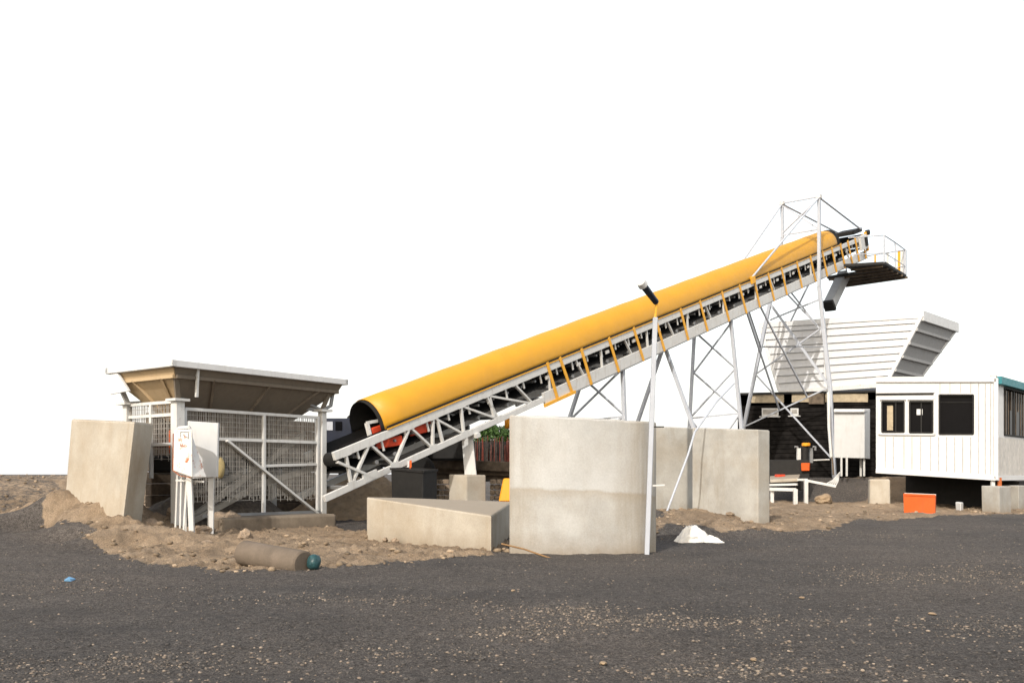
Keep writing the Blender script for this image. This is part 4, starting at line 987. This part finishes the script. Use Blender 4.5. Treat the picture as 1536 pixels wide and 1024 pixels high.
# front wall with openings: build as strips around the windows
wins = [(1323, 602, 1356, 648), (1364.5, 602, 1399, 649), (1409, 592, 1460, 651)]
def wall_strip(mb, x0, y0a, y0b, x1, y1a, y1b, fn_, th=.05):
    a_, b__, c2, d2 = fn_(x0, y0b), fn_(x1, y1b), fn_(x1, y1a), fn_(x0, y0a)
    k_ = cfn*-th if fn_ is cf else csn*-th
    mb.hexa([a_, b__, c2, d2], [a_+k_, b__+k_, c2+k_, d2+k_])
def yb(x): return 709+(720-709)*(x-1314)/180
def yt(x): return 568+(567-568)*(x-1314)/180
mb = MB()
edges = [1314]+[e for w in wins for e in (w[0], w[2])]+[1494]
for i in range(0, len(edges), 2): wall_strip(mb, edges[i], yt(edges[i]), yb(edges[i]), edges[i+1], yt(edges[i+1]), yb(edges[i+1]), cf)
for (x0, y0, x1, y1) in wins:
    wall_strip(mb, x0, yt(x0), y0, x1, yt(x1), y0, cf); wall_strip(mb, x0, y1, yb(x0), x1, y1, yb(x1), cf)
mb.build('wall', M['white_clean'], cab)
for i, (x0, y0, x1, y1) in enumerate(wins):
    f = MB()
    for (xa, ya, xb, yb_) in ((x0, y0, x1, y0), (x0, y1, x1, y1), (x0, y0, x0, y1), (x1, y0, x1, y1)): f.bar(cf(xa, ya, -.01), cf(xb, yb_, -.01), .05, .05, up=cfn)
    fo = f.build('window', M['dark'], cab)
    q4 = [cf(x0, y1, -.09), cf(x1, y1, -.09), cf(x1, y0, -.09), cf(x0, y0, -.09)]; kk = cfn*.01
    MB().hexa(q4, [p-kk for p in q4]).build('pane', M['glass'], fo)
    if i < 2:
        xm = x0+(x1-x0)*(.62 if i == 0 else .5); MB().bar(cf(xm, y0, -.05), cf(xm, y1, -.05), .04, .05, up=cfn).build('mullion', M['dark'], fo)
        xa = x0+7 if i == 0 else x0+10
        sheet(xa, y0+6 if i == 0 else y0+11, xa+9, y1-3 if i == 0 else y0+20, M['tanboard'] if i == 0 else M['white_clean'], 'inside_door', fo, cf, .008, -.088)
    else:
        MB().bar(cf(x0, y0+11, -.08), cf(x1, y0+11, -.08), .02, .03, up=cfn).build('blind', M['dark'], fo)
# outer window surround of the left pair, eaves board
for (xa, ya, xb, yb_) in ((1320, 598.5, 1402, 598.5), (1402, 590, 1402, 651.5), (1320, 651, 1402, 651.5), (1319, 598, 1319, 651), (1360.5, 599, 1360.5, 650)):
    MB().bar(cf(xa, ya, .02), cf(xb, yb_, .02), .05, .085, up=cfn).build('trim', M['white_clean'], cab)
MB().bar(cf(1315, 588, .03), cf(1402, 587, .03), .09, .10).build('shutter_box', M['white_clean'], cab, .01)
MB().bar(cf(1314, 591.5, .02), cf(1402, 590.5, .02), .03, .05).build('shutter_slot', M['dark'], cab)
MB().bar(cf(1314, 570.5, .03), cf(1495, 570, .03), .08, .14).build('roof_edge', M['white_clean'], cab, .01)
MB().bar(cf(1314, 706, .03), cf(1494, 717, .03), .08, .16).build('floor_edge', M['white_clean'], cab, .01)
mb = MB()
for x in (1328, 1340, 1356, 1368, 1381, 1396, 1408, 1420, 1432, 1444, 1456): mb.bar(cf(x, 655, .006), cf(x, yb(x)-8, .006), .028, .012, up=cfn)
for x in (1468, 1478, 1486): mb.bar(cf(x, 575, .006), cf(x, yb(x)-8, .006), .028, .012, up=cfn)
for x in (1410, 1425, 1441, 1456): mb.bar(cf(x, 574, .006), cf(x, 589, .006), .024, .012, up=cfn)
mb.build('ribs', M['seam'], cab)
MB().bar(ck+cfn*.0, ckt, .14, .14, up=cfn).build('corner_post', M['white_clean'], cab, .02)
# right side wall, with its window
mb = MB(); wx0, wx1 = 1506, 1545
wall_strip(mb, 1495, 567, 720, wx0, 570, 719.6, cs)
e1 = [kr-ZZ*0, krt]
pA, pB = cs(wx0, 581), cs(wx0, 652)
def side_pt(t, z): return V((ck.x, ck.y, 0))+CD*t+ZZ*z
tw0 = (V((pA.x, pA.y, 0))-V((ck.x, ck.y, 0))).dot(CD); tw1 = L_-.9
for (t0, z0, t1, z1) in ((tw0, ck.z, L_, pB.z), (tw0, pA.z, L_, ckt.z), (tw1, pB.z, L_, pA.z)):
    q4 = [side_pt(t0, z0), side_pt(t1, z0), side_pt(t1, z1), side_pt(t0, z1)]; mb.hexa(q4, [p-csn*.05 for p in q4])
mb.build('wall', M['white_clean'], cab)
f = MB()
for a_, b__ in (((tw0, pB.z), (tw1, pB.z)), ((tw0, pA.z), (tw1, pA.z)), ((tw0, pB.z), (tw0, pA.z)), ((tw1, pB.z), (tw1, pA.z)), ((tw0+1.2, pB.z), (tw0+1.2, pA.z))): f.bar(side_pt(*a_), side_pt(*b__), .06, .06, up=csn)
fo = f.build('window', M['dark'], cab)
q4 = [side_pt(tw0, pB.z)-csn*.07, side_pt(tw1, pB.z)-csn*.07, side_pt(tw1, pA.z)-csn*.07, side_pt(tw0, pA.z)-csn*.07]
MB().hexa(q4, [p-csn*.01 for p in q4]).build('pane', M['glass'], fo)
mb = MB()
for k in range(9): mb.bar(side_pt(tw0+.15+k*.33, pA.z-.05)-csn*.055, side_pt(tw0+.15+k*.33, pB.z+.05 if k % 3 else pB.z+.9)-csn*.055, .07, .012, up=csn)
mb.build('curtain', M['timber'], fo)
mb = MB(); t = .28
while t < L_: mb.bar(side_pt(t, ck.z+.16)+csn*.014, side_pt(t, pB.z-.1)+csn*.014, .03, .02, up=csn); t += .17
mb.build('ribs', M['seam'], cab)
MB().bar(side_pt(0, ck.z+.06)+csn*.03, side_pt(L_, ck.z+.06)+csn*.03, .08, .14).build('floor_edge', M['white_clean'], cab)
kq = [side_pt(.05, ckt.z-.20)+csn*.06, side_pt(L_, ckt.z-.20)+csn*.06, side_pt(L_, ckt.z-.16)+csn*.5, side_pt(.05, ckt.z-.16)+csn*.5]
MB().bar(side_pt(.06, ckt.z-.07)+csn*.08, side_pt(L_, ckt.z-.07)+csn*.08, .16, .26).build('fascia', M['teal'], cab, .01)
# remaining shell
mb = MB()
mb.hexa([cl, kl, kl+csn*.05, cl+csn*.05], [clt, klt, klt+csn*.05, clt+csn*.05]); mb.hexa([kl, kr, kr-CD*.05, kl-CD*.05], [klt, krt, krt-CD*.05, klt-CD*.05]); mb.build('wall', M['white_clean'], cab)
rr4 = [clt, ckt, krt, klt]; MB().hexa([p+ZZ*.0 for p in rr4], [p+ZZ*.07 for p in rr4]).build('roof', M['white'], cab)
fl4 = [cl, ck, kr, kl]; MB().hexa([p-ZZ*.03 for p in fl4], [p+ZZ*.05 for p in fl4]).build('floor', M['dark'], cab)
MB().bar(cf(1484, 566, -.1), cf(1495, 566, -.1), .15, .12).build('vent', M['timber'], cab)
sk0, sk1, sk2 = cl+CD*3.0, ck+CD*3.0, kr
MB().hexa([down(sk0, 0), down(sk1, 0), down(sk1, 0)+CD*.05, down(sk0, 0)+CD*.05], [sk0-ZZ*.05, sk1-ZZ*.05, sk1-ZZ*.05+CD*.05, sk0-ZZ*.05+CD*.05]).build('shade_panel', M['dark'], cab)  # added dark panels that paint the shade beneath the cabin
MB().hexa([down(sk1, 0), down(sk2, 0), down(sk2, 0)-csn*.05, down(sk1, 0)-csn*.05], [sk1-ZZ*.05, sk2-ZZ*.05, sk2-ZZ*.05-csn*.05, sk1-ZZ*.05-csn*.05]).build('shade_panel', M['dark'], cab)
for x in (1489, 1499): MB().bar(at(x, 716, 30.6), at(x, 730, 30.6), .12, .08, up=(0, 1, 0)).build('foot', M['white'] if x < 1495 else M['rust'], cab)
# foundation blocks
GB = 'concrete blocks carrying the cabin'
q = [at(1473, 768, 30.2), at(1499, 771, 29.6), at(1517, 769, 30.3), at(1492, 767, 30.9)]; t_ = [at(1472, 728, 30.2), at(1499, 730, 29.6), at(1517, 729, 30.3), at(1492, 728, 30.9)]
slab('foundation_block', 'square concrete block under the near right corner of the cabin', 'concrete block', [p-ZZ*.1 for p in q], t_, M['concrete'], .02, GB)
q2 = [p+CD*2.4 for p in q]; t2 = [p+CD*2.4 for p in t_]
slab('foundation_block', 'concrete block under the cabin side, partly cut by the right picture edge', 'concrete block', [p-ZZ*.1 for p in q2], t2, M['concrete'], .02, GB)
p = at(1318.5, 755, 32.0)
zt_ = at(1318, 718, 32).z; f1, f2 = V((.33, -.10, 0)), V((.10, .33, 0))
o = MB().hexa([V((p.x, p.y, p.z-.1))+a_*f1+b__*f2 for a_, b__ in ((-1, -1), (1, -1), (1, 1), (-1, 1))], [V((p.x, p.y, zt_))+a_*f1*.97+b__*f2*.97 for a_, b__ in ((-1, -1), (1, -1), (1, 1), (-1, 1))]).build('foundation_block', M['concrete_warm'], None, .07, seg=3)
tag(o, 'rounded concrete block under the left end of the cabin', 'concrete block', GB)
# orange box
d = 27.9; p = gd(1379, 774)
ob = thing('waste_skip', (p.x, p.y, p.z), 'small bright orange open box in front of the cabin', 'box')
fa, fb = at(1356, 770, d+.25), at(1402.5, 772.5, d-.1); ft = [at(1355, 741, d+.25), at(1403, 743, d-.1)]
bk = V((.25, .5, 0))
mb = MB(); ins_ = .02
mb.hexa([fa, fb, fb+V((.02, .03, 0)), fa+V((.02, .03, 0))], [ft[0], ft[1], ft[1]+V((.02, .03, 0)), ft[0]+V((.02, .03, 0))])
mb.hexa([fa+bk, fb+bk, fb+bk+V((.02, .03, 0)), fa+bk+V((.02, .03, 0))], [ft[0]+bk, ft[1]+bk, ft[1]+bk+V((.02, .03, 0)), ft[0]+bk+V((.02, .03, 0))])
mb.hexa([fa, fa+bk, fa+bk+V((.03, -.01, 0)), fa+V((.03, -.01, 0))], [ft[0], ft[0]+bk, ft[0]+bk+V((.03, -.01, 0)), ft[0]+V((.03, -.01, 0))])
mb.hexa([fb, fb+bk, fb+bk-V((.03, -.01, 0)), fb-V((.03, -.01, 0))], [ft[1], ft[1]+bk, ft[1]+bk-V((.03, -.01, 0)), ft[1]-V((.03, -.01, 0))])
mb.hexa([fa, fb, fb+bk, fa+bk], [fa+ZZ*.04, fb+ZZ*.04, fb+bk+ZZ*.04, fa+bk+ZZ*.04])
mb.build('body', M['orange'], ob)
MB().bar(ft[0]+bk, ft[1]+bk, .06, .07).build('rim', M['white'], ob); MB().bar(ft[0], ft[1], .05, .06).build('rim', M['orange'], ob)
for e_ in (fa, fb): MB().bar(e_+V((.03, .05, -.06)), e_+bk+V((-.02, -.05, -.06)), .10, .08).build('skid', M['dark'], ob)
p = gd(1438, 769, .05)
o = MB().hexa([at(1434, 766, 30.2), at(1441, 769, 29.9), at(1445, 768, 30.3), at(1437, 765, 30.6)], [at(1433, 752.5, 30.2), at(1441, 754, 29.9), at(1445, 753, 30.3), at(1437, 752, 30.6)]).build('stone_block', M['white_clean'], None, .02)
tag(o, 'small white block on the sand between orange box and cabin corner', 'block')

# ------------------------------------------------------------------ behind the conveyor tail
d = 25.5
ld = thing('loader_machine', at(560, 730, d), 'dark machine with red side beams behind the conveyor tail', 'machine')
def mbox(x0, y0, x1, y1, d0, dep, name, mat, bv=.03):
    p0, p1 = at(x0, y1, d0), at(x1, y0, d0); c = (p0+p1)/2+V((0, dep/2, 0))
    return MB().box(c, V(((p1.x-p0.x)/2, 0, 0)), V((0, dep/2, 0)), ZZ*((p1.z-p0.z)/2)).build(name, mat, ld, bv)
mbox(487, 627, 528, 668, d, 1.2, 'cab', M['navy'])
for x0, x1 in ((490, 499), (503, 513)): mbox(x0, 632, x1, 645, d-.02, .02, 'cab_window', M['mast_white'] if x0 < 495 else M['glass'], .0)
mbox(520, 622, 640, 700, d+.4, 1.4, 'engine_housing', M['dark'], .06)
mbox(640, 632, 702, 690, d+.8, 1.2, 'rear_housing', M['dark'], .06)
MB().tube([at(577, 661, d), at(592, 661, d)], .05, 10).build('hydraulic_ram', M['gray_steel'], ld, smooth=40)
for x in (540, 620):
    c = at(x, 712, d-.1); MB().tube([c, c+V((0, .5, 0))], .62, 24).build('wheel', M['rubber'], ld, .06, smooth=40)
# sand bank under the tail
p = at(548, 735, 24.4)
tag(mound('sand_heap', (p.x, p.y, -.05), 2.3, 1.3, 1.32, M['sandheap'], 70, 6, .35, 1.5, .12), 'spilled tan sand heap under the conveyor tail', 'sand heap', kind='stuff')
q = [at(588, 750, 21.6), at(634, 758, 20.9), at(656, 750, 21.6), at(615, 745, 22.5)]; t_ = [at(586, 703, 21.6), at(634, 707, 20.9), at(656, 705, 21.6), at(612, 702, 22.5)]
tk = thing('steel_tank', q[0], 'black steel tank standing behind the low concrete block', 'tank')
MB().hexa([down(p, .0) for p in q], t_).build('body', M['dark'], tk, .03)
for a_, b__ in zip(t_, t_[1:]+t_[:1]): MB().bar(a_, b__, .05, .05).build('lip', M['dark'], tk)
o = MB().hexa([at(603, 706, 22.6), at(614, 706, 22.5), at(614, 706, 22.7), at(603, 706, 22.8)], [at(601, 692, 22.6), at(614, 691, 22.5), at(614, 691, 22.7), at(601, 692, 22.8)]).build('paper_sack', M['white_clean'], None, .02)
tag(o, 'small white sack on the rim of the black tank', 'sack')
o = MB().bar(at(616, 690, 22.4), at(616, 706, 22.4), .05, .05, up=(0, 1, 0)).build('marker_post', M['orange'], None, .005); tag(o, 'short orange marker post behind the black tank', 'marker post')
# timber beams
GTB = 'old timber beams stacked behind the conveyor'
for i, (x0, y0, x1, y1, d0, d1, h, lb) in enumerate([(646, 695, 770, 700, 28.0, 27.0, .30, 'topmost thick timber beam of the stack behind the pier'), (655, 705, 772, 709, 28.2, 27.2, .20, 'thin dark timber beam in the middle of the stack behind the pier'), (650, 713, 772, 716, 28.4, 27.4, .16, 'lowest timber beam of the stack behind the pier')]):
    o = MB().bar(at(x0, y0, d0), at(x1, y1, d1), .5, h).build('timber_beam', M['timber'], None, .02); tag(o, lb, 'timber beam', GTB)
for i, (x0, x1) in enumerate(((652, 672), (735, 768))):
    mb = MB()
    for r_ in range(4):
        xx = x0
        while xx < x1:
            w_ = random.uniform(6, 11); c = at(xx+w_/2, 722+r_*8, 27+random.uniform(-.1, .1)); mb.box(c, V((w_/2*27/F*.94, 0, 0)), V((0, .25, 0)), ZZ*.07); xx += w_
    o = mb.build('stone_wall', M['rock'], None, .02); tag(o, ['rough dry stone wall left of the concrete pier', 'rough dry stone wall right of the concrete pier'][i], 'stone wall')
# amber barrier
o = MB().hexa([at(748, 752, 24.0), at(766, 752, 24.0), at(766, 752, 24.4), at(748, 752, 24.4)], [at(755, 717, 24.1), at(766, 717, 24.1), at(766, 717, 24.3), at(755, 717, 24.3)]).build('plastic_barrier', M['orange_y'], None, .03); tag(o, 'amber plastic barrier half hidden behind the largest wall', 'barrier')
o = MB().tube([at(757, 634, 26), at(770, 634, 26)], .17, 14).build('amber_drum', M['orange_y'], None, .02, smooth=40); tag(o, 'amber drum hanging under the conveyor beside the largest wall', 'drum')
# reed fence and shrub
rf = thing('reed_fence', at(735, 700, 31), 'dark reed fence with reddish stalks behind the timber beams', 'fence')
mb = MB(); mr = MB()
for k in range(150):
    x = 640+k*.95+random.uniform(-.5, .5); dd_ = 31+random.uniform(-.15, .15); (mr if (x > 715 and random.random() < .33) else mb).bar(at(x, 712, dd_), at(x+random.uniform(-2, 2), random.uniform(652, 668), dd_), .018, .018, up=(0, 1, 0))
mb.build('stalks', M['reed'], rf); mr.build('red_stalks', M['stalk_red'], rf)
a_, b__ = at(630, 722, 31.35), at(790, 722, 31.35); MB().hexa([a_, b__, b__+V((0, .06, 0)), a_+V((0, .06, 0))], [at(630, 662, 31.35), at(790, 662, 31.35), at(790, 662, 31.41), at(630, 662, 31.41)]).build('back_mat', M['dark'], rf)
sb = thing('shrub', at(742, 700, 32.3), 'green leafy shrub above the reed fence', 'shrub')
vs = []; fs = []
cl_ = [(742, 655, .42), (722, 660, .33), (757, 652, .36), (735, 643, .28), (752, 667, .30), (716, 650, .22), (768, 660, .35)]
for (x, y, r_) in cl_:
    c = at(x, y, 32.2)
    for k in range(900):
        dv = V((random.gauss(0, 1), random.gauss(0, 1), random.gauss(0, .85))).normalized()*r_*random.random()**.4; p = c+dv
        a1 = V((random.gauss(0, 1), random.gauss(0, 1), random.gauss(0, 1))).normalized(); a2_ = a1.cross(V((random.gauss(0, 1), random.gauss(0, 1), random.gauss(0, 1)))).normalized()
        s = random.uniform(.03, .065); o_ = len(vs); vs += [p-a1*s, p+a2_*s*.45, p+a1*s, p-a2_*s*.45]; fs.append((o_, o_+1, o_+2, o_+3))
MB().add(vs, fs).build('foliage', M['leaf'], sb)
mb = MB()
for (x, y, r_) in cl_: mb.tube([at(740+(x-740)*.2, 715, 32.3), at(740+(x-740)*.6, 690, 32.3), at(x, y, 32.2)], .025, 6, r2=.008)
mb.build('stem', M['twig'], sb)

# ------------------------------------------------------------------ light
SUN_AZ_VEC = V((-.40, -.917, 0)).normalized(); SUN_EL = R(37)
L = SUN_AZ_VEC*math.cos(SUN_EL)+ZZ*math.sin(SUN_EL)
sd = bpy.data.lights.new('sun', 'SUN'); sd.energy = 3.35; sd.angle = R(.53); sd.color = (1.0, .952, .89)
so = bpy.data.objects.new('sun', sd); COL.objects.link(so); so.rotation_euler = (-L).to_track_quat('-Z', 'Y').to_euler(); so.location = (-20, -10, 30)
w = bpy.data.worlds.new('World'); SC.world = w; w.use_nodes = True; nt = w.node_tree
bg = nt.nodes['Background']; sky = nt.nodes.new('ShaderNodeTexSky'); sky.sky_type = 'NISHITA'; sky.sun_disc = False
sky.sun_elevation = SUN_EL; sky.sun_rotation = math.atan2(L.x, L.y); sky.dust_density = 6.0; sky.air_density = 1.6; sky.ozone_density = 1.0; sky.altitude = 0
nt.links.new(sky.outputs['Color'], bg.inputs['Color']); bg.inputs['Strength'].default_value = .15
# bright white haze low in the sky, thinning towards the zenith
bg2 = nt.nodes.new('ShaderNodeBackground'); tcw = nt.nodes.new('ShaderNodeTexCoord'); sx = nt.nodes.new('ShaderNodeSeparateXYZ')
nt.links.new(tcw.outputs['Generated'], sx.inputs[0])
hz = ramp(nt, sx.outputs['Z'], [(.0, (1.0, .995, .99)), (.25, (.92, .91, .90)), (.50, (.82, .81, .80)), (.66, (.20, .215, .24)), (1, (.10, .12, .15))])
nt.links.new(hz, bg2.inputs['Color']); bg2.inputs['Strength'].default_value = 1.0
adds = nt.nodes.new('ShaderNodeAddShader'); nt.links.new(bg.outputs[0], adds.inputs[0]); nt.links.new(bg2.outputs[0], adds.inputs[1])
nt.links.new(adds.outputs[0], nt.nodes['World Output'].inputs['Surface'])
SC.view_settings.view_transform = 'Standard'; SC.view_settings.look = 'None'; SC.view_settings.exposure = 0.0; SC.view_settings.gamma = 1
SC.cycles.max_bounces = 6
for ob_ in SC.objects:
    if '_w' in ob_: del ob_['_w']
